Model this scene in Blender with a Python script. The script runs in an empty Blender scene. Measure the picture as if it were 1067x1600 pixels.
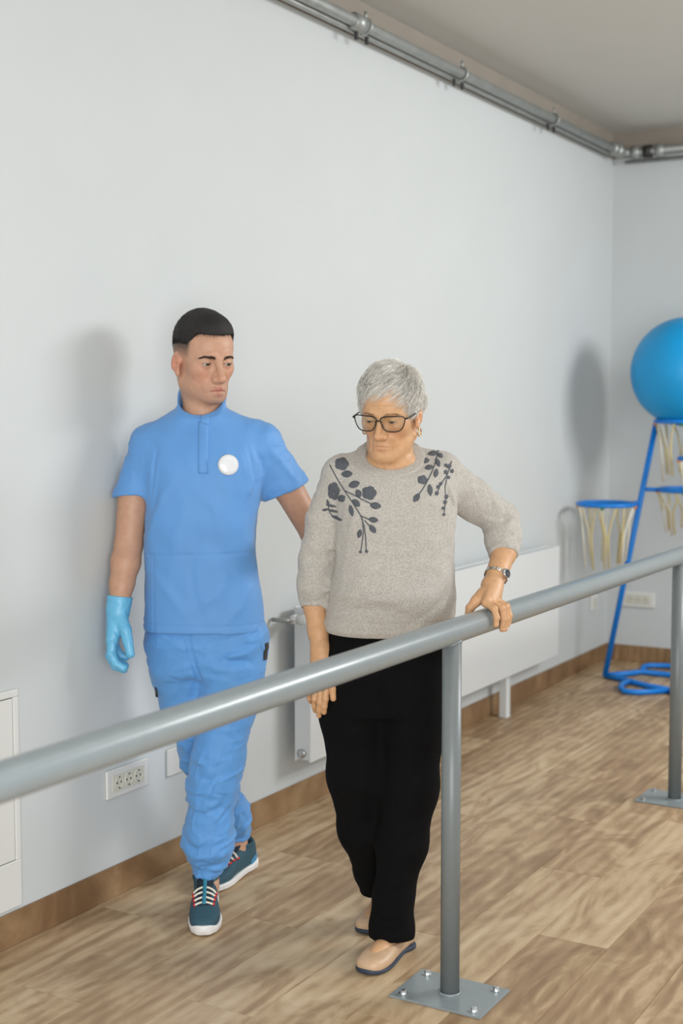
import bpy, bmesh, math, random
import numpy as np
from mathutils import Vector, Matrix

# ------------------------------------------------------------------ camera, world, lights, exposure
SC = bpy.context.scene
COL = SC.collection
YAW, PITCH = math.radians(30.3), math.radians(4.55)
cam_data = bpy.data.cameras.new('camera')
cam = bpy.data.objects.new('camera', cam_data); COL.objects.link(cam)
cam.location = (0, 0, 1.5)
cam.rotation_euler = (math.pi / 2 - PITCH, 0, YAW - math.pi / 2)
cam_data.sensor_fit = 'VERTICAL'; cam_data.sensor_height = 36.0; cam_data.sensor_width = 24.0
cam_data.lens = 2110.0 * 36.0 / 1600.0
cam_data.clip_start = 0.05
cam_data.dof.use_dof = True; cam_data.dof.focus_distance = 3.7; cam_data.dof.aperture_fstop = 2.7
SC.camera = cam

W = bpy.data.worlds.new('ambient_fill'); SC.world = W; W.use_nodes = True  # uniform ambient light added as soft fill through the open room sides
W.node_tree.nodes['Background'].inputs[0].default_value = (0.90, 0.96, 1.0, 1)
W.node_tree.nodes['Background'].inputs[1].default_value = 0.56

def area(name, loc, target, sx, sy, power, col):
    l = bpy.data.lights.new(name, 'AREA'); l.shape = 'RECTANGLE'; l.size = sx; l.size_y = sy
    l.energy = power; l.color = col
    o = bpy.data.objects.new(name, l); COL.objects.link(o); o.location = loc
    o.rotation_euler = (Vector(target) - Vector(loc)).to_track_quat('-Z', 'Y').to_euler()
    return o
area('assumed_side_light', (5.9, -1.1, 2.60), (4.3, 2.3, 0.7), 1.7, 0.7, 98, (0.97, 0.99, 1.0))  # unseen area light assumed from the shadow direction; no window is built
area('frontal_fill', (-0.9, -0.9, 1.30), (3.2, 2.2, 0.6), 2.6, 2.2, 160, (0.97, 0.99, 1.0))  # unseen area light added behind the camera as frontal fill
area('assumed_overhead_light', (2.8, 0.3, 3.02), (2.8, 0.30001, 0.0), 5.0, 0.35, 16, (1.0, 0.99, 0.97))  # unseen overhead area light assumed from the rail highlight; no fixture is built

SC.view_settings.view_transform = 'Standard'; SC.view_settings.look = 'None'
SC.view_settings.gamma = 1.0; SC.view_settings.use_curve_mapping = False
SC.view_settings.exposure = 0.06

# ------------------------------------------------------------------ helpers
RNG = np.random.default_rng(7); random.seed(7)
def lin(c):
    c = np.asarray(c, float) / 255.0
    return np.where(c <= 0.04045, c / 12.92, ((c + 0.055) / 1.055) ** 2.4)
def rgba(c): return tuple(float(v) for v in lin(c)) + (1.0,)

def nt(name):
    m = bpy.data.materials.new(name); m.use_nodes = True
    return m, m.node_tree.nodes, m.node_tree.links, m.node_tree.nodes['Principled BSDF']

def mat(name, col, rough=0.5, metal=0.0, var=0.06, scale=20.0, bump=0.0, bscale=200.0, stretch=(1, 1, 1),
        spec=0.5, sheen=0.0, sss=0.0, attr=None, coat=0.0, detail=4.0):
    """noise-varied principled material; attr = use a colour attribute as the base"""
    m, n, l, p = nt(name)
    tc = n.new('ShaderNodeTexCoord'); mp = n.new('ShaderNodeMapping'); mp.inputs['Scale'].default_value = stretch
    l.new(tc.outputs['Object'], mp.inputs[0])
    nz = n.new('ShaderNodeTexNoise'); nz.inputs['Scale'].default_value = scale; nz.inputs['Detail'].default_value = detail
    l.new(mp.outputs[0], nz.inputs[0])
    rm = n.new('ShaderNodeMapRange'); rm.inputs[1].default_value = 0.3; rm.inputs[2].default_value = 0.7
    rm.inputs[3].default_value = 1 - var; rm.inputs[4].default_value = 1 + var
    l.new(nz.outputs[0], rm.inputs[0])
    mx = n.new('ShaderNodeVectorMath'); mx.operation = 'SCALE'; l.new(rm.outputs[0], mx.inputs['Scale'])
    if attr:
        a = n.new('ShaderNodeAttribute'); a.attribute_name = attr; l.new(a.outputs['Color'], mx.inputs[0])
    else:
        mx.inputs[0].default_value = rgba(col)[:3]
    l.new(mx.outputs[0], p.inputs['Base Color'])
    p.inputs['Roughness'].default_value = rough; p.inputs['Metallic'].default_value = metal
    p.inputs['Specular IOR Level'].default_value = spec
    if sheen: p.inputs['Sheen Weight'].default_value = sheen
    if coat: p.inputs['Coat Weight'].default_value = coat
    if sss:
        p.inputs['Subsurface Weight'].default_value = sss; p.inputs['Subsurface Radius'].default_value = (0.012, 0.005, 0.003)
        p.inputs['Subsurface Scale'].default_value = 0.6
    if bump:
        b = n.new('ShaderNodeTexNoise'); b.inputs['Scale'].default_value = bscale; b.inputs['Detail'].default_value = 3
        l.new(mp.outputs[0], b.inputs[0])
        bp = n.new('ShaderNodeBump'); bp.inputs['Strength'].default_value = bump; bp.inputs['Distance'].default_value = 0.002
        l.new(b.outputs[0], bp.inputs['Height']); l.new(bp.outputs[0], p.inputs['Normal'])
    return m

def link(o, parent=None):
    COL.objects.link(o)
    if parent is not None: o.parent = parent
    return o
def tag(o, label, cat, group=None):
    o['label'] = label; o['category'] = cat
    if group: o['group'] = group
    return o
def empty(name, loc, rotz=0.0):
    o = bpy.data.objects.new(name, None); o.location = loc; o.rotation_euler = (0, 0, rotz)
    o.empty_display_size = 0.1
    return link(o)

class MB:
    """collects shapes, builds ONE mesh object"""
    def __init__(s): s.v = []; s.f = []
    def add(s, v, f):
        k = len(s.v); s.v += [tuple(map(float, q)) for q in v]; s.f += [tuple(i + k for i in q) for q in f]; return s
    def box(s, lo, hi, M=None):
        (a, b, c), (d, e, g) = lo, hi
        v = [(a,b,c),(d,b,c),(d,e,c),(a,e,c),(a,b,g),(d,b,g),(d,e,g),(a,e,g)]
        if M is not None: v = [tuple(M @ Vector(q)) for q in v]
        return s.add(v, [(0,3,2,1),(4,5,6,7),(0,1,5,4),(1,2,6,5),(2,3,7,6),(3,0,4,7)])
    def tube(s, pts, r, n=12, closed=False, caps=True):
        pts = [np.array(p, float) for p in pts]; m = len(pts)
        rr = [r] * m if np.isscalar(r) else list(r)
        v = []; prev = None
        for i, p in enumerate(pts):
            if closed: t = pts[(i + 1) % m] - pts[i - 1]
            else: t = pts[min(i + 1, m - 1)] - pts[max(i - 1, 0)]
            t = t / (np.linalg.norm(t) + 1e-12)
            if prev is None:
                a = np.array((0, 0, 1.0)) if abs(t[2]) < 0.9 else np.array((1.0, 0, 0))
            else: a = prev
            u = a - t * (a @ t); u /= np.linalg.norm(u) + 1e-12; w = np.cross(t, u); prev = u
            for k in range(n):
                q = 2 * math.pi * k / n
                v.append(p + rr[i] * (math.cos(q) * u + math.sin(q) * w))
        f = []
        for i in range(m if closed else m - 1):
            j = (i + 1) % m
            for k in range(n):
                f.append((i * n + k, i * n + (k + 1) % n, j * n + (k + 1) % n, j * n + k))
        if caps and not closed:
            f.append(tuple(range(n - 1, -1, -1))); f.append(tuple((m - 1) * n + k for k in range(n)))
        return s.add(v, f)
    def ball(s, c, r, nu=24, nv=16):
        r = (r, r, r) if np.isscalar(r) else r
        v = [(c[0], c[1], c[2] + r[2])]
        for j in range(1, nv):
            a = math.pi * j / nv
            for i in range(nu):
                b = 2 * math.pi * i / nu
                v.append((c[0] + r[0]*math.sin(a)*math.cos(b), c[1] + r[1]*math.sin(a)*math.sin(b), c[2] + r[2]*math.cos(a)))
        v.append((c[0], c[1], c[2] - r[2])); L = len(v) - 1
        f = [(0, 1 + i, 1 + (i + 1) % nu) for i in range(nu)]
        for j in range(nv - 2):
            for i in range(nu):
                a = 1 + j * nu + i; b = 1 + j * nu + (i + 1) % nu
                f.append((a, a + nu, b + nu, b))
        f += [(L, 1 + (nv-2)*nu + (i+1) % nu, 1 + (nv-2)*nu + i) for i in range(nu)]
        return s.add(v, f)
    def mesh(s, name):
        me = bpy.data.meshes.new(name); me.from_pydata(s.v, [], s.f); me.update(); return me
    def build(s, name, m, parent=None, smooth=False, bevel=0.0, seg=2):
        me = s.mesh(name); me.materials.append(m)
        if smooth: me.polygons.foreach_set('use_smooth', [True] * len(me.polygons))
        o = link(bpy.data.objects.new(name, me), parent)
        if bevel:
            b = o.modifiers.new('bevel', 'BEVEL'); b.width = bevel; b.segments = seg; b.limit_method = 'ANGLE'; b.angle_limit = 0.6
            me.polygons.foreach_set('use_smooth', [True] * len(me.polygons))
            w = o.modifiers.new('wn', 'WEIGHTED_NORMAL')
        return o
def structure(o): o['kind'] = 'structure'; return o

# ------------------------------------------------------------------ materials
M_wall = mat('white_wall_paint', (198, 202, 202), 0.75, var=0.012, scale=3, bump=0.05, bscale=180)
M_band = mat('beige_upper_band', (146, 137, 126), 0.8, var=0.05, scale=6, bump=0.1, bscale=90)  # darker beige strip along the tops of both walls
M_ceil = mat('ceiling_paint', (196, 194, 188), 0.85, var=0.02, scale=2, bump=0.05)
M_plastic = mat('white_plastic', (218, 218, 214), 0.35, var=0.01)
M_socket = mat('cream_socket', (208, 206, 192), 0.4, var=0.01)
M_hole = mat('dark_hole', (40, 38, 36), 0.6, var=0.02)
M_enamel = mat('white_enamel', (214, 217, 217), 0.3, var=0.008, scale=4)
M_rail = mat('grey_rail_paint', (130, 138, 140), 0.30, var=0.03, scale=30, bump=0.06, bscale=60, coat=0.1)
M_post = mat('grey_post_paint', (110, 116, 116), 0.38, var=0.03, scale=30, bump=0.05, bscale=60)
M_steel = mat('zinc_steel', (190, 192, 192), 0.3, 0.9, var=0.05, scale=60)
M_galv = mat('galvanised_pipe', (160, 163, 160), 0.45, 0.55, var=0.12, scale=25)
M_dark = mat('dark_bolt', (60, 58, 56), 0.5, 0.5)
M_blue = mat('blue_tube', (0, 122, 214), 0.4, var=0.02)
M_ball = mat('blue_ball_rubber', (0, 150, 212), 0.42, var=0.03, scale=8, bump=0.03, bscale=150)
M_net = mat('cream_net_cord', (205, 190, 140), 0.8, var=0.1, scale=120)
M_netw = mat('white_net_cord', (222, 218, 205), 0.8, var=0.08, scale=120)

def floor_mat(name, tint=(1, 1, 1)):
    m, n, l, p = nt(name)
    tc = n.new('ShaderNodeTexCoord'); oi = n.new('ShaderNodeObjectInfo')
    off = n.new('ShaderNodeVectorMath'); off.operation = 'SCALE'; off.inputs[0].default_value = (37.0, 91.0, 13.0)
    l.new(oi.outputs['Random'], off.inputs['Scale'])
    ad = n.new('ShaderNodeVectorMath'); ad.operation = 'ADD'; l.new(tc.outputs['Object'], ad.inputs[0]); l.new(off.outputs[0], ad.inputs[1])
    def noise(sc, stretch, det, dist, rough=0.55):
        mp = n.new('ShaderNodeMapping'); mp.inputs['Scale'].default_value = stretch; l.new(ad.outputs[0], mp.inputs[0])
        z = n.new('ShaderNodeTexNoise'); z.inputs['Scale'].default_value = sc; z.inputs['Detail'].default_value = det
        z.inputs['Distortion'].default_value = dist; z.inputs['Roughness'].default_value = rough; l.new(mp.outputs[0], z.inputs[0]); return z
    g1 = noise(2.6, (1.0, 2.9, 1), 4, 1.9)         # broad figure
    g2 = noise(9.0, (0.8, 6.0, 1), 6, 1.2, 0.7)   # grain
    mp = n.new('ShaderNodeMapping'); mp.inputs['Scale'].default_value = (0.55, 3.2, 1); l.new(ad.outputs[0], mp.inputs[0])
    wv = n.new('ShaderNodeTexWave'); wv.wave_type = 'RINGS'; wv.inputs['Scale'].default_value = 2.2; wv.inputs['Distortion'].default_value = 5.0
    wv.inputs['Detail'].default_value = 2; wv.inputs['Detail Scale'].default_value = 0.8; l.new(mp.outputs[0], wv.inputs[0])
    def mul(a, f):
        q = n.new('ShaderNodeMath'); q.operation = 'MULTIPLY'; l.new(a, q.inputs[0]); q.inputs[1].default_value = f; return q.outputs[0]
    def add(a, b):
        q = n.new('ShaderNodeMath'); q.operation = 'ADD'; l.new(a, q.inputs[0]); l.new(b, q.inputs[1]); return q.outputs[0]
    s = add(add(mul(g1.outputs[0], 0.70), mul(g2.outputs[0], 0.17)), add(mul(wv.outputs[0], 0.09), mul(oi.outputs['Random'], 0.16)))
    cr = n.new('ShaderNodeValToRGB'); e = cr.color_ramp.elements
    e[0].position = 0.36; e[0].color = rgba((138, 110, 80))
    e[1].position = 0.80; e[1].color = rgba((206, 184, 152))
    k = e.new(0.51); k.color = rgba((164, 136, 103)); k = e.new(0.62); k.color = rgba((186, 160, 126))
    l.new(s, cr.inputs[0])
    mu = n.new('ShaderNodeVectorMath'); mu.operation = 'MULTIPLY'; l.new(cr.outputs[0], mu.inputs[0]); mu.inputs[1].default_value = tint
    l.new(mu.outputs[0], p.inputs['Base Color']); p.inputs['Roughness'].default_value = 0.46
    bp = n.new('ShaderNodeBump'); bp.inputs['Strength'].default_value = 0.08; bp.inputs['Distance'].default_value = 0.001
    l.new(g2.outputs[0], bp.inputs['Height']); l.new(bp.outputs[0], p.inputs['Normal'])
    return m
M_floor = floor_mat('oak_vinyl_plank'); M_skirt = floor_mat('oak_vinyl_skirting', (0.64, 0.56, 0.48))
M_joint = mat('plank_joint', (110, 86, 62), 0.7)

# ------------------------------------------------------------------ room
YW, XB, ZC, ZB = 2.63, 7.60, 3.05, 2.903     # left wall, back wall, ceiling, foot of the darker beige band
floor = structure(MB().box((-1.2, -3.2, -0.06), (XB + 0.1, YW + 0.1, -0.002)).build('floor', M_joint))
PW, PL = 0.205, 1.22
plank_me = {}
row = 0; y = YW - 0.001
while y > -1.5:
    y0 = max(y - PW, -1.5); x = 0.6 - ((row * 0.437) % 1.0) * PL
    while x < XB:
        x0, x1 = max(x, 0.6), min(x + PL, XB)
        if x1 - x0 > 0.02:
            key = (round(x1 - x0, 3), round(y - y0, 3))
            if key not in plank_me:
                b = MB(); g = 0.0006
                lx, ly = key
                v = [(g,g,-.002),(lx-g,g,-.002),(lx-g,ly-g,-.002),(g,ly-g,-.002),(g*2.2,g*2.2,0),(lx-g*2.2,g*2.2,0),(lx-g*2.2,ly-g*2.2,0),(g*2.2,ly-g*2.2,0)]
                b.add(v, [(4,5,6,7),(0,1,5,4),(1,2,6,5),(2,3,7,6),(3,0,4,7)])
                plank_me[key] = b.mesh('plank'); plank_me[key].materials.append(M_floor)
            o = link(bpy.data.objects.new('plank', plank_me[key]), floor); o.location = (x0, y0, 0)
        x += PL
    y -= PW; row += 1

wl = structure(MB().box((-1.2, YW, 0), (XB + 0.1, YW + 0.1, ZB)).build('wall_left', M_wall))
wb = structure(MB().box((XB, -3.2, 0), (XB + 0.1, YW, ZB)).build('wall_back', M_wall))
structure(MB().box((-1.2, -3.2, ZC), (XB + 0.1, YW + 0.1, ZC + 0.1)).build('ceiling', M_ceil))
structure(MB().box((-1.2, YW + 0.004, ZB), (XB + 0.1, YW + 0.1, ZC)).build('trim_1', M_band))
structure(MB().box((XB + 0.004, -3.2, ZB), (XB + 0.1, YW + 0.004, ZC)).build('trim_2', M_band))
structure(MB().box((-1.2, YW - 0.006, 0.0005), (XB, YW, 0.098)).build('baseboard_left', M_skirt, bevel=0.002))
structure(MB().box((XB - 0.006, -3.2, 0.0005), (XB, YW - 0.006, 0.098)).build('baseboard_back', M_skirt, bevel=0.002))

# sockets
def socket(loc, rz, n, w, label, h=0.088, filled=True):
    t = empty('wall_socket', loc, rz)            # local: x along the wall, -y into the room
    tag(t, label, 'socket')
    MB().box((-w/2, -0.011, -h/2), (w/2, 0, h/2)).build('cover_plate', M_plastic, t, bevel=0.004)
    if not n: return t
    iw = 0.046
    MB().box((-n*iw/2 - 0.006, -0.0125, -0.027), (n*iw/2 + 0.006, -0.0105, 0.027)).build('insert', M_socket, t, bevel=0.001)
    for i in range(n):
        cx = (i - (n - 1) / 2) * iw
        b = MB(); k = 24
        v = []; f = []
        for (r, yy) in ((0.0205, -0.0127), (0.0195, -0.0145), (0.0172, -0.0145), (0.0165, -0.0128)):
            v += [(cx + r*math.cos(a*2*math.pi/k), yy, r*math.sin(a*2*math.pi/k)) for a in range(k)]
        for q in range(3):
            f += [(q*k+a, (q+1)*k+a, (q+1)*k+(a+1) % k, q*k+(a+1) % k) for a in range(k)]
        b.add(v, f)
        s = b.build('outlet', M_socket, t, smooth=True)
        for sx in (-1, 1):
            MB().tube([(cx + sx*0.0095, -0.0122, 0), (cx + sx*0.0095, -0.0133, 0)], 0.0030, 10).build('pin_hole', M_hole, s)
        for sz in (-1, 1):
            MB().box((cx - 0.003, -0.0145, sz*0.0172 - 0.002), (cx + 0.003, -0.0126, sz*0.0172 + 0.002)).build('earth_clip', M_dark, s)
    return t
socket((3.185, YW, 0.354), 0, 3, 0.198, 'white triple wall socket low on the long wall beside the blue trousers')
socket((3.435, YW, 0.354), 0, 0, 0.098, 'blank white wall plate half hidden behind the blue trousers')
socket((7.36, YW, 0.37), 0, 1, 0.10, 'single white wall socket between the radiator and the corner')
socket((XB, 2.44, 0.37), -math.pi/2, 3, 0.198, 'white triple wall socket on the end wall behind the blue stand')

# service hatch
h = empty('service_hatch', (2.49, YW, 0.109)); tag(h, 'white plastic service hatch with flat door low on the wall', 'hatch')
hm = MB()
hm.box((-0.23, -0.010, 0), (0.23, 0, 0.132)).box((-0.23, -0.010, 0.590), (0.23, 0, 0.611))
hm.box((-0.23, -0.010, 0.132), (-0.21, 0, 0.590)).box((0.21, -0.010, 0.132), (0.23, 0, 0.590))
hm.build('frame', M_plastic, h, bevel=0.003)
MB().box((-0.207, -0.008, 0.1345), (0.207, -0.001, 0.5875)).build('door', M_plastic, h, bevel=0.0015)
MB().box((-0.2095, -0.001, 0.1325), (0.2095, -0.0003, 0.5895)).build('door_gap', M_hole, h)

# radiator
rad = empty('radiator', (5.307, 2.5575, 0.0)); tag(rad, 'long white panel radiator mounted along the left wall', 'radiator')
RX = 1.223
MB().box((-RX, -0.0425, 0.205), (RX, -0.030, 0.775)).build('front_panel', M_enamel, rad, bevel=0.006, seg=3)
MB().box((-RX, 0.018, 0.205), (RX, 0.028, 0.775)).build('rear_panel', M_enamel, rad, bevel=0.004)
for s in (-1, 1):
    MB().box((s*RX - 0.004*(s > 0), -0.034, 0.215), (s*RX + 0.004*(s < 0), 0.020, 0.77)).build('side_cover', M_enamel, rad, bevel=0.001)
g = MB(); g.box((-RX + 0.01, -0.030, 0.7645), (RX - 0.01, -0.024, 0.772)); g.box((-RX + 0.01, 0.012, 0.7645), (RX - 0.01, 0.018, 0.772))
for i in range(98):
    xx = -RX + 0.025 + i * 0.0247
    g.box((xx, -0.024, 0.7645), (xx + 0.012, 0.012, 0.7705))
g.build('top_grille', M_enamel, rad)
for xx in (-0.62, 0.62):
    l = MB(); l.box((xx - 0.024, -0.022, 0.0), (xx - 0.021, 0.014, 0.215)); l.box((xx + 0.021, -0.022, 0.0), (xx + 0.024, 0.014, 0.215)); l.box((xx - 0.022, -0.014, 0.0), (xx + 0.022, -0.011, 0.215))
    l.box((xx - 0.024, -0.022, 0.0), (xx + 0.024, 0.014, 0.003))
    l.build('support_leg', M_enamel, rad, bevel=0.001)
MB().tube([(-RX, 0, 0.735), (-RX - 0.075, 0, 0.735)], 0.0085, 12).build('inlet_pipe', M_steel, rad, smooth=True)
b = MB(); b.tube([(-RX - 0.018, 0, 0.735), (-RX - 0.022, 0, 0.735), (-RX - 0.050, 0, 0.735), (-RX - 0.054, 0, 0.735)], [0.012, 0.016, 0.016, 0.012], 16)
b.tube([(-RX - 0.036, -0.012, 0.735), (-RX - 0.036, -0.05, 0.735), (-RX - 0.036, -0.054, 0.735)], [0.017, 0.019, 0.015], 18)
b.build('valve', M_plastic, rad, smooth=True)
MB().tube([(-RX - 0.072, 0, 0.735), (-RX - 0.085, 0.008, 0.735), (-RX - 0.088, 0.065, 0.735)], 0.0075, 10).build('wall_pipe', M_galv, rad, smooth=True)
MB().tube([(-RX + 0.001, -0.006, 0.238), (-RX - 0.010, -0.006, 0.238), (-RX - 0.012, -0.006, 0.238)], [0.017, 0.017, 0.013], 16).build('end_plug', M_steel, rad, smooth=True)

# ceiling pipework
pp = empty('ceiling_pipe', (5.5, 2.545, ZC)); tag(pp, 'grey galvanised pipe run along the top of the left wall', 'pipe')
zP = 2.915 - ZC
MB().tube([(-4.6, 0, zP), (1.90, 0, zP)], 0.021, 18).build('main_pipe', M_galv, pp, smooth=True)
MB().tube([(-4.6, 0.028, zP - 0.022), (1.90, 0.028, zP - 0.022)], 0.011, 12).build('thin_conduit', M_galv, pp, smooth=True)
MB().tube([(-1.06, 0, zP), (-0.985, 0, zP)], 0.031, 20).build('coupling', M_galv, pp, smooth=True)
def ring(cx, r, wd):
    return MB().tube([(cx, r*math.cos(a), zP + r*math.sin(a)) for a in np.linspace(0, 2*math.pi, 20, endpoint=False)], wd, 8, closed=True)
for cx in (-0.965, -0.12, 0.95):
    c = ring(cx, 0.026, 0.006); c.tube([(cx, 0, zP + 0.027), (cx, 0, zP + 0.055)], 0.006, 8); c.tube([(cx, 0.026, zP), (cx, 0.089, zP)], 0.006, 8)
    k = c.build('clamp', M_galv, pp, smooth=True)
    for dx in (-0.05, 0.03):
        MB().tube([(cx + dx, 0.012, zP - 0.030), (cx + dx, 0.012, zP - 0.058)], 0.008, 8).build('bolt', M_dark, k)
b = MB()
for cx, r in ((1.84, 0.034), (1.90, 0.040), (1.955, 0.034)): b.tube([(cx - 0.02, 0, zP), (cx + 0.02, 0, zP)], r, 16)
b.build('elbow_fitting', M_galv, pp, smooth=True)
MB().tube([(1.95, 0, zP), (2.0, -0.02, zP), (2.02, -0.06, zP), (2.02, -3.5, zP)], 0.022, 16).build('end_wall_pipe', M_galv, pp, smooth=True)
for yy in (-0.07, -0.14, -0.21):
    MB().tube([(2.02, yy - 0.022, zP), (2.02, yy + 0.022, zP)], 0.036, 12).build('union_nut', M_dark if yy == -0.14 else M_galv, pp, smooth=True)
MB().tube([(2.05, -0.0, zP - 0.045), (2.05, -3.5, zP - 0.045)], 0.011, 10).build('end_wall_conduit', M_galv, pp, smooth=True)

# ------------------------------------------------------------------ handrail
YR, ZR = 1.445, 0.935
hr = empty('parallel_bar', (3.02, YR, 0)); tag(hr, 'grey painted steel walking rail on flanged posts', 'handrail')
MB().tube([(-2.35, 0, ZR), (-2.30, 0, ZR), (3.98, 0, ZR), (4.0, 0, ZR)], [0.02, 0.0315, 0.0315, 0.02], 40).build('rail', M_rail, hr, smooth=True)
for px_ in (-1.96, 0.0, 1.96):
    MB().tube([(px_, 0, 0.006), (px_, 0, ZR - 0.02)], 0.0245, 32).build('post', M_post, hr, smooth=True)
    pl = MB().box((px_ - 0.092, -0.127, 0.0), (px_ + 0.092, 0.127, 0.006)).build('base_plate', M_rail, hr, bevel=0.0012)
    w = []
    for a in np.linspace(0, 2*math.pi, 28, endpoint=False): w.append((px_ + 0.0265*math.cos(a), 0.0265*math.sin(a), 0.0075))
    MB().tube(w, [0.003 + 0.0016*random.random() for _ in w], 6, closed=True).build('weld_seam', M_rail, hr, smooth=True)
    w = [(px_ + 0.0245*math.cos(a), 0.0245*math.sin(a), ZR - 0.0315 + 0.009*math.sin(a)**2) for a in np.linspace(0, 2*math.pi, 28, endpoint=False)]
    MB().tube(w, 0.003, 6, closed=True).build('weld_seam', M_rail, hr, smooth=True)
    for sx in (-1, 1):
        for sy in (-1, 1):
            c = (px_ + sx*0.068, sy*0.098)
            bl = MB().tube([(c[0], c[1], 0.006), (c[0], c[1], 0.0085)], 0.0125, 20).build('washer', M_steel, pl)
            MB().tube([(c[0], c[1], 0.0085), (c[0], c[1], 0.0150), (c[0], c[1], 0.0165)], [0.0085, 0.0085, 0.006], 6).build('bolt_head', M_steel, bl)

# ------------------------------------------------------------------ distance-field modelling: primitives, surface extraction
f32 = np.float32
def smin(a, b, k):
    h = np.maximum(k - np.abs(a - b), 0) / k
    return np.minimum(a, b) - h * h * k * 0.25
def smax(a, b, k): return -smin(-a, -b, k)
def sph(P, c, r): return np.linalg.norm(P - np.array(c, f32), axis=1) - r
def ell(P, c, r, R=None):
    q = P - np.array(c, f32)
    if R is not None: q = q @ R.astype(f32)
    r = np.array(r, f32)
    k0 = np.linalg.norm(q / r, axis=1); k1 = np.linalg.norm(q / (r * r), axis=1) + 1e-9
    return k0 * (k0 - 1) / k1
def rcone(P, a, b, ra, rb):
    a = np.array(a, f32); b = np.array(b, f32); ba = b - a
    pa = P - a; t = np.clip(pa @ ba / (ba @ ba), 0, 1)
    return np.linalg.norm(pa - t[:, None] * ba, axis=1) - (ra + t * (rb - ra))
def chain(P, pts, rad, k=0.0):
    d = None
    for i in range(len(pts) - 1):
        e = rcone(P, pts[i], pts[i + 1], rad[i], rad[i + 1])
        d = e if d is None else (smin(d, e, k) if k else np.minimum(d, e))
    return d
def line_d(P, pts):
    return chain(P, pts, [0.0] * len(pts))
def pchip(x, y, xs):
    """smooth monotone-ish resample (Catmull-Rom tangents)"""
    x = np.array(x, float); y = np.array(y, float); m = np.gradient(y, x)
    i = np.clip(np.searchsorted(x, xs) - 1, 0, len(x) - 2); hh = x[i+1] - x[i]; t = np.clip((xs - x[i]) / hh, 0, 1)
    return ((2*t**3 - 3*t**2 + 1)*y[i] + (t**3 - 2*t**2 + t)*hh*m[i] + (-2*t**3 + 3*t**2)*y[i+1] + (t**3 - t**2)*hh*m[i+1])
class Loft:
    """stack of super-ellipse sections along z: rows (z, cx, cy, a, b)"""
    def __init__(s, rows, n=2.3):
        r = np.array(rows, float); r = r[np.argsort(r[:, 0])]; s.z = np.linspace(r[0, 0], r[-1, 0], 160); s.n = n
        s.c = [pchip(r[:, 0], r[:, j], s.z) for j in range(1, 5)]; s.z0, s.z1 = r[0, 0], r[-1, 0]
    def __call__(s, P, k=0.02):
        z = np.clip(P[:, 2], s.z0, s.z1)
        cx, cy, a, b = [np.interp(z, s.z, c).astype(f32) for c in s.c]
        r = (np.abs((P[:, 0] - cx) / a) ** s.n + np.abs((P[:, 1] - cy) / b) ** s.n) ** (1 / s.n)
        q = (r - 1) * np.minimum(a, b)
        return smax(q, np.abs(P[:, 2] - (s.z0 + s.z1) / 2) - (s.z1 - s.z0) / 2, k)
def ridges(d, P, items):
    """gaussian folds: (points, width, height); negative height = valley; height fades to both ends"""
    for pts, w, amp in items:
        pts = np.array(pts, f32); lo = pts.min(0) - 3*w; hi = pts.max(0) + 3*w
        m = np.all((P > lo) & (P < hi), axis=1)
        if not m.any(): continue
        Q = P[m]; best = np.full(len(Q), 9e9, f32); tt = np.zeros(len(Q), f32); n = len(pts) - 1
        for i in range(n):
            ba = pts[i+1] - pts[i]; pa = Q - pts[i]; t = np.clip(pa @ ba / (ba @ ba + 1e-12), 0, 1)
            e = np.linalg.norm(pa - t[:, None]*ba, axis=1); u = e < best
            best = np.where(u, e, best); tt = np.where(u, (i + t) / n, tt)
        d[m] -= amp * np.exp(-(best / w) ** 2) * np.sqrt(np.clip(4*tt*(1 - tt), 0, 1) + 0.02)
    return d
def wob(P, s, seed):
    """cheap smooth noise from warped sines, about -1..1"""
    r = np.random.default_rng(seed); out = 0
    for k in range(4):
        a = r.normal(size=3) * s * (1 + 0.5*k); b = r.normal(size=3) * s * 0.6
        out = out + np.sin(P @ a.astype(f32) + 1.3*np.sin(P @ b.astype(f32) + r.uniform(0, 6)) + r.uniform(0, 6)) / (1 + 0.4*k)
    return out / 2.6

def crease(P, s, seed, st=(1, 1, 1), w=.28):
    """sharp cloth creases where a warped noise field crosses zero, 0..1"""
    v = wob(P*np.array(st, f32), s, seed); return np.exp(-(v/w)**2)
def axis(lo, hi, h, fine=()):
    """grid line positions; fine = list of (lo, hi, h)"""
    xs = [lo]
    while xs[-1] < hi:
        x = xs[-1]; step = h
        for a, b, hh in fine:
            if a - 2*h < x < b: step = min(step, hh if x >= a else max(hh, (a - x) / 2 + hh*0.2))
        xs.append(x + step)
    return np.array(xs, f32)

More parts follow.
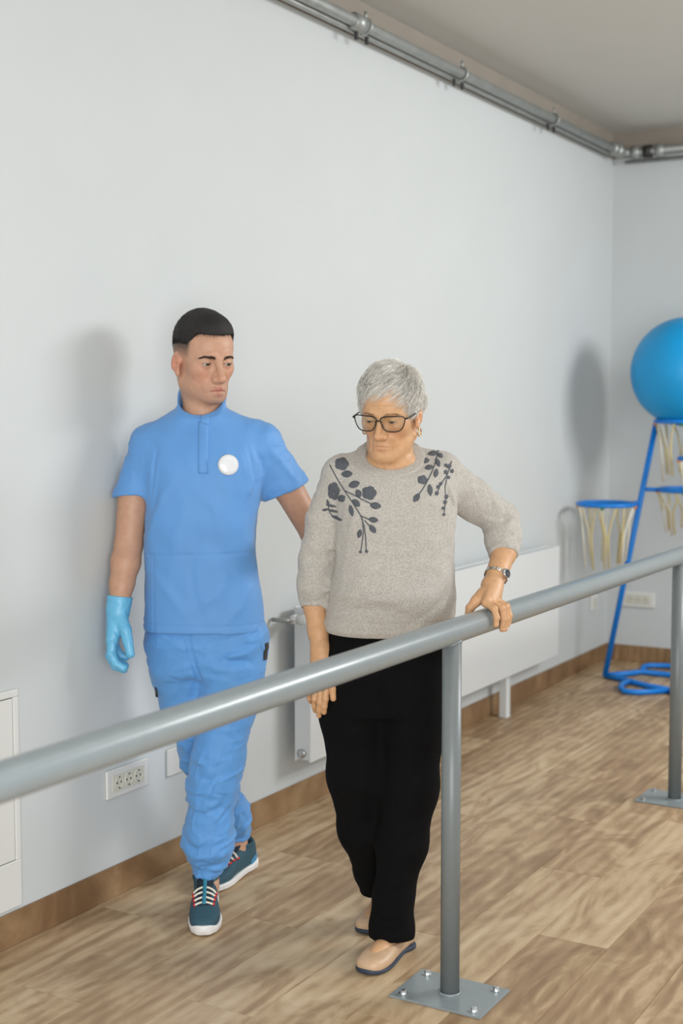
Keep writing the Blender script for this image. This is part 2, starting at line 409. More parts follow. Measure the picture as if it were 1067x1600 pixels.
def extract(f, X, Y, Z, B=6):
    nx, ny, nz = len(X), len(Y), len(Z)
    def cent(A):
        e = np.minimum(np.arange(0, len(A) - 1, B) + B, len(A) - 1); s0 = np.arange(0, len(A) - 1, B)
        return s0, e, (A[s0] + A[e]) / 2, (A[e] - A[s0]) / 2
    (xs, xe, xc, xh), (ys, ye, yc, yh), (zs, ze, zc, zh) = cent(X), cent(Y), cent(Z)
    G = np.stack(np.meshgrid(xc, yc, zc, indexing='ij'), -1).reshape(-1, 3).astype(f32)
    HD = np.sqrt((np.stack(np.meshgrid(xh, yh, zh, indexing='ij'), -1).reshape(-1, 3) ** 2).sum(1))
    dc = np.concatenate([f(G[i:i + 60000]) for i in range(0, len(G), 60000)])
    act = np.abs(dc) < HD * 1.3 + 0.004
    F = np.empty((nx, ny, nz), f32)
    ds = dc.reshape(len(xc), len(yc), len(zc))
    F[:] = np.repeat(np.repeat(np.repeat(ds, B, 0), B, 1), B, 2)[:nx, :ny, :nz] if min(len(xc)*B - nx, len(yc)*B - ny, len(zc)*B - nz) >= 0 else 1.0
    if min(len(xc)*B - nx, len(yc)*B - ny, len(zc)*B - nz) < 0:
        q = np.repeat(np.repeat(np.repeat(ds, B, 0), B, 1), B, 2)
        a, b, c = [min(u, v) for u, v in zip(q.shape, F.shape)]; F[:a, :b, :c] = q[:a, :b, :c]
    mask = np.zeros((nx, ny, nz), bool)
    A = act.reshape(ds.shape)
    for i, j, k in np.argwhere(A): mask[xs[i]:xe[i]+1, ys[j]:ye[j]+1, zs[k]:ze[k]+1] = True
    I = np.argwhere(mask)
    vals = np.empty(len(I), f32)
    for s0 in range(0, len(I), 150000):
        q = I[s0:s0 + 150000]; vals[s0:s0 + 150000] = f(np.stack([X[q[:, 0]], Y[q[:, 1]], Z[q[:, 2]]], 1))
    F[mask] = vals
    s = F < 0
    cs = s[:-1, :-1, :-1].astype(np.int8)
    tot = np.zeros_like(cs)
    for dx in (0, 1):
        for dy in (0, 1):
            for dz in (0, 1): tot += s[dx:nx-1+dx, dy:ny-1+dy, dz:nz-1+dz]
    cells = np.argwhere((tot > 0) & (tot < 8))
    idx = np.full(tot.shape, -1, np.int32); idx[tuple(cells.T)] = np.arange(len(cells))
    acc = np.zeros((len(cells), 3)); cnt = np.zeros(len(cells))
    AX = (X, Y, Z)
    for ax in range(3):
        o1, o2 = [a for a in range(3) if a != ax]
        for u in (0, 1):
            for w in (0, 1):
                a = cells.copy(); a[:, o1] += u; a[:, o2] += w; b = a.copy(); b[:, ax] += 1
                fa = F[tuple(a.T)]; fb = F[tuple(b.T)]; m = (fa < 0) != (fb < 0)
                t = np.where(m, fa / np.where(m, fa - fb, 1), 0)
                p = np.empty((len(cells), 3)); p[:, o1] = AX[o1][a[:, o1]]; p[:, o2] = AX[o2][a[:, o2]]
                p[:, ax] = AX[ax][a[:, ax]] + t * (AX[ax][b[:, ax]] - AX[ax][a[:, ax]])
                acc[m] += p[m]; cnt[m] += 1
    V = acc / cnt[:, None]
    quads = []
    for ax in range(3):
        o1, o2 = (ax + 1) % 3, (ax + 2) % 3
        sl0 = [slice(None)]*3; sl1 = [slice(None)]*3
        sl0[ax] = slice(0, -1); sl1[ax] = slice(1, None)
        for sl in (sl0, sl1): sl[o1] = slice(1, -1); sl[o2] = slice(1, -1)
        sa = s[tuple(sl0)]; sb = s[tuple(sl1)]
        e = np.argwhere(sa != sb); flip = sa[tuple(e.T)]
        e[:, o1] += 1; e[:, o2] += 1
        def cid(d1, d2):
            c = e.copy(); c[:, o1] += d1; c[:, o2] += d2; return idx[tuple(c.T)]
        q = np.stack([cid(-1, -1), cid(0, -1), cid(0, 0), cid(-1, 0)], 1)
        q[~flip] = q[~flip][:, ::-1]
        quads.append(q)
    Q = np.concatenate(quads); Q = Q[(Q >= 0).all(1)]
    return V.astype(f32), Q.astype(np.int32)

def refine(f, V, n=1, eps=0.0008, cap=0.003):
    for _ in range(n):
        d = f(V); g = np.stack([f(V + np.array(e, f32)) - d for e in ((eps,0,0),(0,eps,0),(0,0,eps))], 1) / eps
        g2 = np.maximum((g*g).sum(1), 0.2); V = V - np.clip(d / g2, -cap, cap)[:, None] * g
    return V.astype(f32)

def mesh_np(name, V, Q, m, parent=None, col=None, smooth=True):
    me = bpy.data.meshes.new(name); n = Q.shape[1]
    me.vertices.add(len(V)); me.vertices.foreach_set('co', np.asarray(V, f32).ravel())
    me.loops.add(Q.size); me.loops.foreach_set('vertex_index', Q.ravel().astype(np.int32))
    me.polygons.add(len(Q)); me.polygons.foreach_set('loop_start', np.arange(0, Q.size, n, dtype=np.int32))
    me.polygons.foreach_set('loop_total', np.full(len(Q), n, np.int32))
    if smooth: me.polygons.foreach_set('use_smooth', np.ones(len(Q), bool))
    me.update(calc_edges=True); me.validate()
    if col is not None:
        a = me.color_attributes.new('col', 'FLOAT_COLOR', 'POINT')
        a.data.foreach_set('color', np.concatenate([col, np.ones((len(col), 1))], 1).astype(f32).ravel())
    me.materials.append(m)
    return link(bpy.data.objects.new(name, me), parent)

def sdf_obj(name, f, lo, hi, h, m, parent=None, fine=((), (), ()), colf=None, ref=1):
    X, Y, Z = [axis(lo[i], hi[i], h, fine[i]) for i in range(3)]
    V, Q = extract(f, X, Y, Z)
    if ref: V = refine(f, V, ref)
    return mesh_np(name, V, Q, m, parent, None if colf is None else colf(V))

def Rx(a): c, s = math.cos(a), math.sin(a); return np.array([[1,0,0],[0,c,-s],[0,s,c]])
def Ry(a): c, s = math.cos(a), math.sin(a); return np.array([[c,0,s],[0,1,0],[-s,0,c]])
def Rz(a): c, s = math.cos(a), math.sin(a); return np.array([[c,-s,0],[s,c,0],[0,0,1]])
class Frame:
    """head / shoe frame: person point = O + s * R q"""
    def __init__(s, O, R, sc=1.0): s.O = np.array(O, f32); s.R = R.astype(f32); s.s = sc
    def to(s, P): return ((P - s.O) @ s.R / s.s).astype(f32)
    def out(s, q): return s.O + s.s * (np.asarray(q, f32) @ s.R.T)

def strands(name, curves, r, m, parent, sides=3, shade=None):
    """curves (N, K, 3); tapered thin hairs joined into one mesh"""
    N, K, _ = curves.shape
    t = np.gradient(curves, axis=1); t /= np.linalg.norm(t, axis=2, keepdims=True) + 1e-9
    ref = np.where(np.abs(t[..., 2:3]) < 0.8, np.array([0, 0, 1.0]), np.array([1.0, 0, 0]))
    u = np.cross(t, ref); u /= np.linalg.norm(u, axis=2, keepdims=True) + 1e-9; w = np.cross(t, u)
    rad = r * np.linspace(1.0, 0.25, K)[None, :, None] * RNG.uniform(0.7, 1.25, (N, 1, 1))
    V = np.stack([curves + rad*(math.cos(2*math.pi*k/sides)*u + math.sin(2*math.pi*k/sides)*w) for k in range(sides)], 2)
    base = (np.arange(N)[:, None, None, None]*K + np.arange(K - 1)[None, :, None, None])*sides
    k = np.arange(sides); kk = (k + 1) % sides
    q = np.stack([k, kk, kk + sides, k + sides], 1)[None, None]
    Q = (base + q).reshape(-1, 4)
    col = None if shade is None else np.repeat(shade, K*sides, axis=0)
    return mesh_np(name, V.reshape(-1, 3), Q, m, parent, col)
# ------------------------------------------------------------------ heads and hands
def mirror(q): m = q.copy(); m[:, 0] = np.abs(m[:, 0]); return m

def head_sdf(q, g):
    """head frame: x to the viewer's right, face towards -y, z up, eye line at z = 0"""
    m = mirror(q); old = g.get('old', 0.0)
    d = ell(q, (0, .012, .032), (.0745, .096, .084))
    d = smin(d, ell(q, (0, -.033, .034), (.062, .057, .060)), .02)
    d = smin(d, ell(q, (0, -.034, -.030), (g['fw'], .052, .062)), .025)
    d = smin(d, ell(q, (0, -.038, -.078 + g.get('chin', 0)), (g['jw'] - .006, .046, .036)), .02)
    d = smin(d, rcone(m, (g['jw'], .002, -.068), (.020, -.070, -.101 + g.get('chin', 0)), .016, .014), .028)
    d = smin(d, ell(q, (0, -.080, -.101 + g.get('chin', 0)), (.021, .016, .016)), .022)
    d = smin(d, sph(m, (.039, -.056, -.019), .0200), .024)
    d = smin(d, chain(m, [(.004, -.0875, .012), (.024, -.0865, .0185), (.045, -.069, .0135)], [.0085, .009, .007]), .012)
    d = smax(d, -ell(m, (.032, -.1015, -.004), (.019, .020, .0135)), .016)
    # eyes: lids over the ball, then the opening
    E = (.0315, -.0735, -.003)
    d = smin(d, sph(m, E, .0152), .006)
    # nose
    nl = g.get('nose', 1.0)
    n = chain(q, [(0, -.086, .010), (0, -.095, -.008), (0, -.092 - .022*nl, -.036)], [.0075, .0075, .0085], .004)
    n = smin(n, sph(q, (0, -.0925 - .0215*nl, -.0395), .0100), .006)
    n = smin(n, ell(m, (.0125, -.099, -.0435), (.0075, .0105, .0075)), .006)
    n = smin(n, rcone(q, (0, -.088, -.036), (0, -.096, -.042), .016, .012), .012)
    d = smin(d, n, .010)
    d = smax(d, -ell(m, (.0062, -.106, -.0515), (.0032, .0050, .0032)), .003)
    # mouth
    d = smin(d, ell(q, (0, -.074, -.072), (.029, .022, .025)), .016)
    th = g.get('lip', 1.0); mo = g.get('open', 0.0)
    up = chain(m, [(0, -.0960, -.0695), (.007, -.0965, -.0682), (.016, -.0925, -.0708), (.0255, -.0845, -.0740)], [.0046*th, .0046*th, .0038*th, .0020])
    lo = chain(m, [(0, -.0945, -.0805 - mo), (.010, -.0935, -.0798 - mo), (.024, -.0845, -.0750)], [.0060*th, .0054*th, .0020])
    d = smin(d, np.minimum(up, lo), .0045)
    sl = chain(m, [(0, -.1030, -.0744 - mo*.5), (.012, -.1005, -.0740 - mo*.5), (.0265, -.0875, -.0745)], [.0014 + mo*.5, .0012 + mo*.45, .0008])
    d = smax(d, -sl, .0022)
    d = ridges(d, q, [([(-.012, -.092, -.0895), (0, -.094, -.0905), (.012, -.092, -.0895)], .006, -.0022),
                      ([(0, -.100, -.052), (0, -.099, -.065)], .0035, -.0012)])
    lidz = g['lidz']
    d = ridges(d, m, [([(.018, -.0865, .0050 + lidz), (.031, -.091, .0085 + lidz), (.046, -.080, .0040 + lidz)], .0022, -.0014),
                      ([(.020, -.086, -.0125), (.032, -.089, -.0150), (.044, -.080, -.0110)], .003, -.0008 - .0012*old)])
    if old:
        d = ridges(d, m, [([(.0165, -.0985, -.040), (.026, -.089, -.056), (.031, -.082, -.076), (.029, -.078, -.092)], .0036, -.0046),
                          ([(.024, -.090, -.045), (.036, -.078, -.055), (.039, -.070, -.075)], .010, .0035),
                          ([(.0265, -.085, -.077), (.027, -.081, -.088), (.024, -.080, -.098)], .0030, -.0024),
                          ([(.038, -.058, -.085), (.034, -.066, -.098), (.026, -.074, -.108)], .010, .0060),
                          ([(.022, -.090, -.018), (.034, -.088, -.0215), (.045, -.078, -.016)], .005, .0018),
                          ([(.030, -.084, -.026), (.043, -.072, -.030), (.050, -.060, -.028)], .0025, -.0022),
                          ([(.050, -.066, .004), (.057, -.054, .008)], .0022, -.0012), ([(.050, -.066, -.004), (.058, -.052, -.006)], .0022, -.0012)])
        d = ridges(d, q, [([(-.038, -.082, .036), (0, -.0945, .039), (.038, -.082, .036)], .0026, -.0011),
                          ([(-.040, -.078, .048), (0, -.0905, .051), (.040, -.078, .048)], .0026, -.0010),
                          ([(-.004, -.098, .010), (-.005, -.097, .022)], .002, -.0012), ([(.004, -.098, .010), (.005, -.097, .022)], .002, -.0012),
                          ([(-.012, -.0965, -.060), (-.010, -.098, -.066)], .0016, -.0008), ([(.012, -.0965, -.060), (.010, -.098, -.066)], .0016, -.0008)])
    # mastoid and nape carry the skull into the neck
    d = smin(d, ell(m, (.034, .020, -.046), (.026, .034, .040)), .020)
    d = smin(d, rcone(q, (0, .030, -.030), (0, .034, -.100), .048, .044), .025)
    # ears
    A = (Rz(-.32) @ Rx(.22)).astype(f32)
    e = ell(m, (.0745, .012, -.010), (.0075, .0175, .0285), A)
    e = smin(e, ell(m, (.0735, .003, -.038), (.006, .009, .011)), .008)
    e = smax(e, -ell(m, (.0840, .0045, -.0175), (.0075, .0105, .0125), A), .003)
    e = smax(e, -ell(m, (.0845, .0120, .0030), (.0060, .0105, .0125), A), .003)
    e = smin(e, ell(m, (.0765, -.0050, -.0180), (.0040, .0030, .0060)), .004)
    d = smin(d, e, .005)
    return d, E

def eye_cut(d, q, g):
    m = mirror(q); lz = g['lidz']; op = g['open_eye']
    cut = ell(m, (.0318, -.0885, -.0035 + lz), (.0138, .0120, op))
    return smax(d, -cut, .0016)

def lash_mask(q, g):
    m = mirror(q); lz = g['lidz']; op = g['open_eye']
    c = ell(m, (.0318, -.0885, -.0035 + lz), (.0138, .0120, op))
    up = np.clip((m[:, 2] - (-.0045 + lz)) / .0015, .15, 1)
    return np.exp(-(np.maximum(np.abs(c) - .0002, 0) / .0010) ** 2) * up * (m[:, 1] < -.07)
def lips_mask(q, g):
    m = mirror(q); mo = g.get('open', 0.0); th = min(1.0, .30 + .70*g.get('lip', 1.0))
    a = chain(m, [(0, -.0980, -.0700), (.007, -.0980, -.0688), (.016, -.0935, -.0712), (.0250, -.085, -.0740)], [.0052*th, .0052*th, .0042*th, .0018])
    b = chain(m, [(0, -.0965, -.0803 - mo), (.010, -.0950, -.0796 - mo), (.0235, -.0852, -.0750)], [.0064*th, .0056*th, .0018])
    return np.clip(0.5 - np.minimum(a, b) / .0016, 0, 1)

def hand_sdf(P, W, knuckles, fingers, thumb, rw=.021, rm=.0125, rf=.0090, pad=None, k=.014):
    """metacarpals from the wrist fan into a palm; every finger its own jointed chain"""
    d = None
    for kn in knuckles:
        e = rcone(P, W, kn, rw, rm); d = e if d is None else smin(d, e, k)
    for p_, r_ in (pad or []): d = smin(d, sph(P, p_, r_), .014)
    t = chain(P, thumb[0], thumb[1], .004); d = smin(d, t, .010)
    for kn, fg in zip(knuckles, fingers):
        pts = [kn] + list(fg); n = len(pts)
        rr = np.linspace(rf*1.08, rf*0.80, n)
        f = chain(P, pts, rr, .003)
        for j in range(1, n - 1): f = smin(f, sph(P, pts[j], rr[j]*1.05), .002)
        d = smin(d, f, .0045)
    return d

def near(P, c, r): return ((P - np.array(c, f32)) ** 2).sum(1) < r*r
def blend(d, P, m, fn, k):
    if m.any():
        d[m] = smin(d[m], fn(P[m]), k)
    return d

def cast(f, O, D, n=60, t0=0.0):
    """sphere trace many rays to a surface"""
    O = np.asarray(O, f32); D = np.asarray(D, f32); t = np.full(len(O), t0, f32)
    for _ in range(n): t += f(O + t[:, None]*D) * 0.7
    return O + t[:, None]*D, t

def eyeball(name, c, r, gaze, parent, iris):
    z = Vector(gaze).normalized(); u = z.orthogonal().normalized(); w = z.cross(u)
    V = []; C = []; Q = []; nu, nv = 24, 26
    for j in range(nv + 1):
        a = math.pi * (j / nv) ** 1.4 * 0.62
        rr = r * (1 + 0.05*max(0, 1 - (a / .5) ** 2))
        for i in range(nu):
            b = 2*math.pi*i/nu
            V.append(tuple(Vector(c) + rr*(math.cos(a)*z + math.sin(a)*(math.cos(b)*u + math.sin(b)*w))))
            C.append((.012, .012, .014) if a < .20 else (iris if a < .54 else (.36, .34, .32)))
    for j in range(nv):
        for i in range(nu): Q.append((j*nu+i, (j+1)*nu+i, (j+1)*nu+(i+1) % nu, j*nu+(i+1) % nu))
    return mesh_np(name, np.array(V), np.array(Q), M_eye, parent, np.array(C))

M_eye = mat('eye_surface', (255, 255, 255), 0.12, var=0.0, attr='col')
M_skin = mat('skin', (0, 0, 0), 0.48, var=0.06, scale=60, bump=0.10, bscale=420, sss=0.12, attr='col', spec=0.4)
M_tunic = mat('blue_scrub_cloth', (91, 147, 207), 0.62, var=0.02, scale=12, bump=0.10, bscale=900, sheen=0.15)
M_tunic2 = mat('blue_scrub_seam', (70, 126, 196), 0.65, var=0.03, scale=40)
M_scrub = mat('blue_scrub_trouser_cloth', (87, 147, 208), 0.62, var=0.02, scale=12, bump=0.10, bscale=900, sheen=0.15)
M_glove = mat('cyan_nitrile', (104, 180, 218), 0.36, var=0.04, scale=40, bump=0.15, bscale=120)
M_black = mat('black_trouser_cloth', (10, 10, 11), 0.9, var=0.1, scale=50, bump=0.15, bscale=500, spec=0.12)
M_hairdk = mat('dark_brown_hair', (26, 22, 20), 0.72, var=0.25, scale=120)
M_hairgr = mat('silver_grey_hair', (0, 0, 0), 0.48, var=0.10, scale=70, attr='col')
M_hairgr2 = mat('grey_hair_under', (176, 169, 158), 0.6, var=0.25, scale=80)
M_browd = mat('dark_brow_hair', (52, 38, 32), 0.7, var=0.1)
M_browg = mat('faded_brow_hair', (150, 116, 84), 0.6, var=0.1)
M_glass_fr = mat('black_acetate', (26, 24, 26), 0.25, var=0.05, scale=80)
M_gold = mat('gold', (214, 160, 80), 0.25, 1.0, var=0.03)
M_silver = mat('watch_steel', (200, 200, 198), 0.22, 1.0, var=0.05, scale=300)
M_dial = mat('watch_dial', (52, 58, 64), 0.2, 0.2, var=0.1, scale=300)
M_badge = mat('white_badge', (214, 214, 214), 0.25, var=0.01)
M_badge2 = mat('badge_face', (222, 224, 226), 0.2, var=0.015, scale=60)
M_red = mat('red_cord', (196, 46, 44), 0.6)
M_emb = mat('charcoal_embroidery', (84, 87, 92), 0.85, var=0.28, scale=420, bump=0.6, bscale=700)
M_shoe = mat('teal_knit_upper', (44, 78, 92), 0.75, var=0.10, scale=300, bump=0.3, bscale=700)
M_shoe_in = mat('navy_shoe_lining', (24, 38, 50), 0.85, var=0.1, scale=200)
M_tab = mat('teal_pull_strap', (42, 124, 146), 0.6, var=0.06, scale=100)
M_sole = mat('white_foam_sole', (226, 224, 222), 0.5, var=0.02, scale=50)
M_sole2 = mat('blue_heel_counter', (62, 134, 176), 0.5, var=0.05, scale=50)
M_lace = mat('cream_lace', (224, 216, 198), 0.8, var=0.05, scale=300)
M_flat = mat('beige_leather', (192, 160, 128), 0.42, var=0.04, scale=60, bump=0.08, bscale=300)
M_flat_sole = mat('navy_rubber_sole', (44, 54, 70), 0.6)

def knit_mat(name):
    m, n, l, p = nt(name)
    tc = n.new('ShaderNodeTexCoord')
    z1 = n.new('ShaderNodeTexNoise'); z1.inputs['Scale'].default_value = 420; z1.inputs['Detail'].default_value = 4; l.new(tc.outputs['Object'], z1.inputs[0])
    z2 = n.new('ShaderNodeTexNoise'); z2.inputs['Scale'].default_value = 230; z2.inputs['Detail'].default_value = 5; l.new(tc.outputs['Object'], z2.inputs[0])
    ad = n.new('ShaderNodeMath'); ad.operation = 'ADD'; l.new(z1.outputs[0], ad.inputs[0]); l.new(z2.outputs[0], ad.inputs[1])
    cr = n.new('ShaderNodeValToRGB'); e = cr.color_ramp.elements
    e[0].position = 0.74; e[0].color = rgba((163, 157, 149)); e[1].position = 1.24; e[1].color = rgba((185, 180, 172))
    hf = n.new('ShaderNodeMath'); hf.operation = 'MULTIPLY'; hf.inputs[1].default_value = 1.0; l.new(ad.outputs[0], hf.inputs[0])
    mr = n.new('ShaderNodeMapRange'); mr.inputs[1].default_value = 0.7; mr.inputs[2].default_value = 1.3; l.new(hf.outputs[0], mr.inputs[0])
    e[0].position = 0.25; e[1].position = 0.75
    l.new(mr.outputs[0], cr.inputs[0]); l.new(cr.outputs[0], p.inputs['Base Color'])
    p.inputs['Roughness'].default_value = 0.9; p.inputs['Sheen Weight'].default_value = 0.25; p.inputs['Specular IOR Level'].default_value = 0.2
    b = n.new('ShaderNodeBump'); b.inputs['Strength'].default_value = 0.5; b.inputs['Distance'].default_value = 0.0015
    l.new(ad.outputs[0], b.inputs['Height']); l.new(b.outputs[0], p.inputs['Normal'])
    return m
M_knit = knit_mat('grey_heather_knit')
def lens_mat():
    m, n, l, p = nt('clear_lens')
    p.inputs['Base Color'].default_value = (0.98, 0.98, 0.98, 1); p.inputs['Roughness'].default_value = 0.02
    t = n.new('ShaderNodeBsdfTransparent'); t.inputs[0].default_value = (0.97, 0.98, 0.97, 1)
    gl = n.new('ShaderNodeBsdfGlossy'); gl.inputs['Roughness'].default_value = 0.03
    mx = n.new('ShaderNodeMixShader'); fr = n.new('ShaderNodeFresnel'); fr.inputs[0].default_value = 1.45
    l.new(fr.outputs[0], mx.inputs[0]); l.new(t.outputs[0], mx.inputs[1]); l.new(gl.outputs[0], mx.inputs[2])
    l.new(mx.outputs[0], n['Material Output'].inputs[0]); return m
M_lens = lens_mat()
# ------------------------------------------------------------------ the carer in blue scrubs
# person frames: x to the right across the walking lane, y towards the wall corner, z up
TH = YAW - math.pi / 2
def person_at(x0, D):
    ex = np.array([math.cos(TH), math.sin(TH)]); ey = np.array([-math.sin(TH), math.cos(TH)])
    w = x0*ex + D*ey
    return empty('person', (w[0], w[1], 0), TH)

NS = person_at(-.38, 4.0)
tag(NS, 'person in blue scrubs, pale blue gloves and teal sneakers walking next to the wall', 'person')
HN = Frame((-.028, .012, 1.636), Rz(.57) @ Rx(.17) @ Ry(-.02), 1.09)
GN = dict(chin=.009, fw=.0585, jw=.0520, nose=1.0, lip=1.25, open=.0022, lidz=-.0006, open_eye=.0033)
# arms
nRs, nRe, nRw = (-.178, .010, 1.380), (-.252, -.012, 1.085), (-.270, -.074, .930)      # gloved arm hanging
nLs, nLe, nLw = (.132, .020, 1.380), (.298, .055, 1.110), (.418, -.110, 1.165)       # arm behind the other person
nArmR = ([(-.03, .01, 1.36), nRs, (-.237, .002, 1.24), nRe, (-.258, -.032, 1.035), (-.266, -.056, .975), nRw, (-.274, -.076, .905)], [.045, .044, .046, .041, .043, .036, .029, .026])
nArmL = ([(-.03, .01, 1.36), nLs, (.215, .035, 1.26), nLe, (.345, -.01, 1.128), nLw, (.430, -.126, 1.170)], [.045, .044, .046, .040, .042, .029, .025])
def n_handR(P):
    W_ = (-0.274, -0.076, 0.905)
    kn = [(-0.286, -0.112, 0.822), (-0.291, -0.090, 0.812), (-0.292, -0.068, 0.814), (-0.289, -0.048, 0.822)]
    fg = [[(-0.289, -0.122, 0.778), (-0.275, -0.126, 0.750), (-0.253, -0.128, 0.738)],
          [(-0.296, -0.096, 0.766), (-0.281, -0.100, 0.738), (-0.257, -0.102, 0.728)],
          [(-0.296, -0.070, 0.770), (-0.280, -0.073, 0.743), (-0.257, -0.074, 0.734)],
          [(-0.292, -0.048, 0.784), (-0.277, -0.049, 0.762), (-0.259, -0.050, 0.755)]]
    th = ([(-0.267, -0.092, 0.885), (-0.247, -0.118, 0.846), (-0.238, -0.130, 0.812), (-0.231, -0.136, 0.780)], [.017, .0145, .0115, .0095])
    return hand_sdf(P, W_, kn, fg, th, rw=.0250, rm=.0160, rf=.0108)
def n_handL(P):
    W_ = (.430, -.126, 1.170)
    kn = [(.448, -.178, 1.222), (.462, -.176, 1.205), (.472, -.172, 1.186), (.478, -.166, 1.168)]
    fg = [[(.452, -.200, 1.252), (.448, -.212, 1.272), (.444, -.220, 1.288)],
          [(.482, -.200, 1.226), (.490, -.214, 1.242), (.494, -.222, 1.256)],
          [(.500, -.190, 1.196), (.514, -.200, 1.204), (.522, -.206, 1.212)],
          [(.504, -.180, 1.170), (.518, -.186, 1.172), (.528, -.190, 1.174)]]
    th = ([(.428, -.138, 1.190), (.420, -.166, 1.222), (.416, -.184, 1.246)], [.016, .013, .0095])
    return hand_sdf(P, W_, kn, fg, th, rw=.0235, rm=.0135, rf=.0095)
nTorso = Loft([(.78, -.03, 0, .145, .100), (.95, -.035, .0, .135, .095), (1.10, -.035, 0, .135, .095), (1.28, -.025, .0, .150, .095), (1.38, -.028, .005, .125, .075), (1.45, -.034, .010, .06, .055)])
def n_body(P):
    d = nTorso(P)
    d = smin(d, chain(P, *nArmR, .012), .03)
    d = smin(d, chain(P, *nArmL, .012), .03)
    d = smin(d, chain(P, [(-.036, .030, 1.36), (-.034, .024, 1.48), (-.028, .014, 1.585)], [.064, .0590, .0560]), .03)
    # legs and feet
    d = smin(d, chain(P, [(.05, 0, .84), (.045, -.03, .56), (-.005, -.05, .32), (-.020, -.065, .10), (-.020, -.075, .075)], [.085, .062, .050, .034, .036]), .03)
    d = smin(d, chain(P, [(-.10, 0, .84), (-.085, .04, .56), (-.015, .13, .32), (.046, .225, .13), (.046, .230, .085)], [.085, .062, .050, .033, .034]), .03)
    d = smin(d, rcone(P, (-.022, -.09, .060), (-.014, -.22, .034), .028, .018), .02)
    d = smin(d, rcone(P, (.036, .205, .060), (-.006, .118, .034), .028, .018), .02)
    q = HN.to(P); m = near(q, (0, 0, -.01), .165)
    if m.any():
        h_, _ = head_sdf(q[m], GN); dd = smin(d[m], h_*HN.s, .022); d[m] = eye_cut(dd, q[m], GN) if True else dd
    blend(d, P, near(P, (-.270, -.085, .82), .16), n_handR, .012)
    blend(d, P, near(P, (.46, -.17, 1.21), .16), n_handL, .012)
    return d
SKN = lin((190, 147, 121))
def n_col(V):
    c = np.tile(SKN, (len(V), 1)); q = HN.to(V); m = near(q, (0, 0, -.01), .17)
    Q = q[m]; cc = c[m]; mm = mirror(Q)
    red = np.exp(-(np.linalg.norm((mm - np.array((.042, -.07, -.035))) / .026, axis=1)) ** 2) * .30 + np.exp(-(np.linalg.norm((mm - np.array((.078, .012, -.012))) / .03, axis=1)) ** 2) * .55 + np.exp(-(np.linalg.norm((Q - np.array((0, -.112, -.04))) / .014, axis=1)) ** 2) * .3
    cc = cc * (1 - red[:, None]) + red[:, None] * lin((206, 128, 106))
    beard = np.clip((-.050 - Q[:, 2]) / .03, 0, 1) * np.clip((.02 - Q[:, 1]) / .04, 0, 1) * np.clip((Q[:, 2] + .125) / .02, 0, 1)
    beard *= 0.22; cc = cc * (1 - beard[:, None]) + beard[:, None] * lin((128, 100, 88))
    K_ = lash_mask(Q, GN)[:, None]*.8; cc = cc*(1 - K_) + K_*lin((58, 40, 34))
    L = lips_mask(Q, GN)[:, None] * .85; cc = cc * (1 - L) + L * lin((168, 98, 90))
    # clipped side hair: fades downward from the hairline
    hl = hl_n(Q[:, 1]); f = np.clip((Q[:, 2] - hl + .036) / .034, 0, 1) * np.clip((Q[:, 1] + .050) / .012, 0, 1) * (mm[:, 0] < .0755)
    f = np.where(Q[:, 1] > -.05, f, 0) * .85
    cc = cc * (1 - f[:, None]) + f[:, None] * lin((58, 50, 46))
    c[m] = cc; return c
def hl_n(y): return np.interp(y, [-.11, -.085, -.066, -.056, -.046, -.034, 0, .05, .09, .12], [.071, .073, .074, .069, .051, .036, .036, .030, .005, -.01])
body = sdf_obj('body', n_body, (-.36, -.30, .02), (.56, .36, 1.80), .0080, M_skin, NS,
        fine=([(-.33, -.22, .0026), (-.15, .085, .0019)], [(-.15, .125, .0023)], [(.70, .95, .0028), (1.47, 1.765, .0019)]), colf=n_col)
for s in (-1, 1):
    E = HN.out((s*.0315, -.0735, -.003)); gz = HN.R @ np.array((.20, -.95, -.22))
    eyeball('eye', E, .0136*HN.s, gz, NS, (.055, .050, .030))

# hair
def n_hair(P):
    q = HN.to(P)
    d = ell(q, (0, .008, .040), (.0785, .1005, .0950)); d = smin(d, ell(q, (0, -.040, .075), (.058, .052, .048)), .02)
    d = smax(d, hl_n(q[:, 1]) - q[:, 2] + .002*wob(q, 260, 5), .007)
    d = d + .0048*np.exp(-np.maximum(q[:, 2] - hl_n(q[:, 1]), 0) / .014) * np.clip((q[:, 1] + .06) / .03, .25, 1)
    return (d + .0005*wob(q, 90, 3))*HN.s
hair = sdf_obj('hair', n_hair, tuple(HN.O - .15), tuple(HN.O + .17), .0026, M_hairdk, NS)
def scalp_points(N, fdist, zf, rng, c=(0, .010, .035)):
    u = rng.normal(size=(N*3, 3)); u /= np.linalg.norm(u, axis=1, keepdims=True)
    O_ = np.array(c, f32) + .2*u; p, t = cast(fdist, O_, -u); ok = zf(p); return p[ok][:N], u[ok][:N]
capf = lambda q: ell(q, (0, .008, .040), (.0780, .1000, .0945))
R_, U_ = scalp_points(6500, capf, lambda p: p[:, 2] > hl_n(p[:, 1]) + .003, RNG)
fl = np.array((0, -.6, .1)) + .35*RNG.normal(size=R_.shape); tan = fl - U_*(fl*U_).sum(1, keepdims=True)
tan /= np.linalg.norm(tan, axis=1, keepdims=True); tt = np.linspace(0, 1, 4)[None, :, None]
Lh = (RNG.uniform(.008, .016, (len(R_), 1, 1)) * np.clip((R_[:, 2] - .03) / .05, .25, 1)[:, None, None])
cv = (R_[:, None] - .003*U_[:, None]) + Lh*tt*tan[:, None] + (.0045*tt - .0035*tt**2 + .001)*U_[:, None]
strands('hair_strands', HN.out(cv), .0006, M_hairdk, hair)['kind'] = 'stuff'
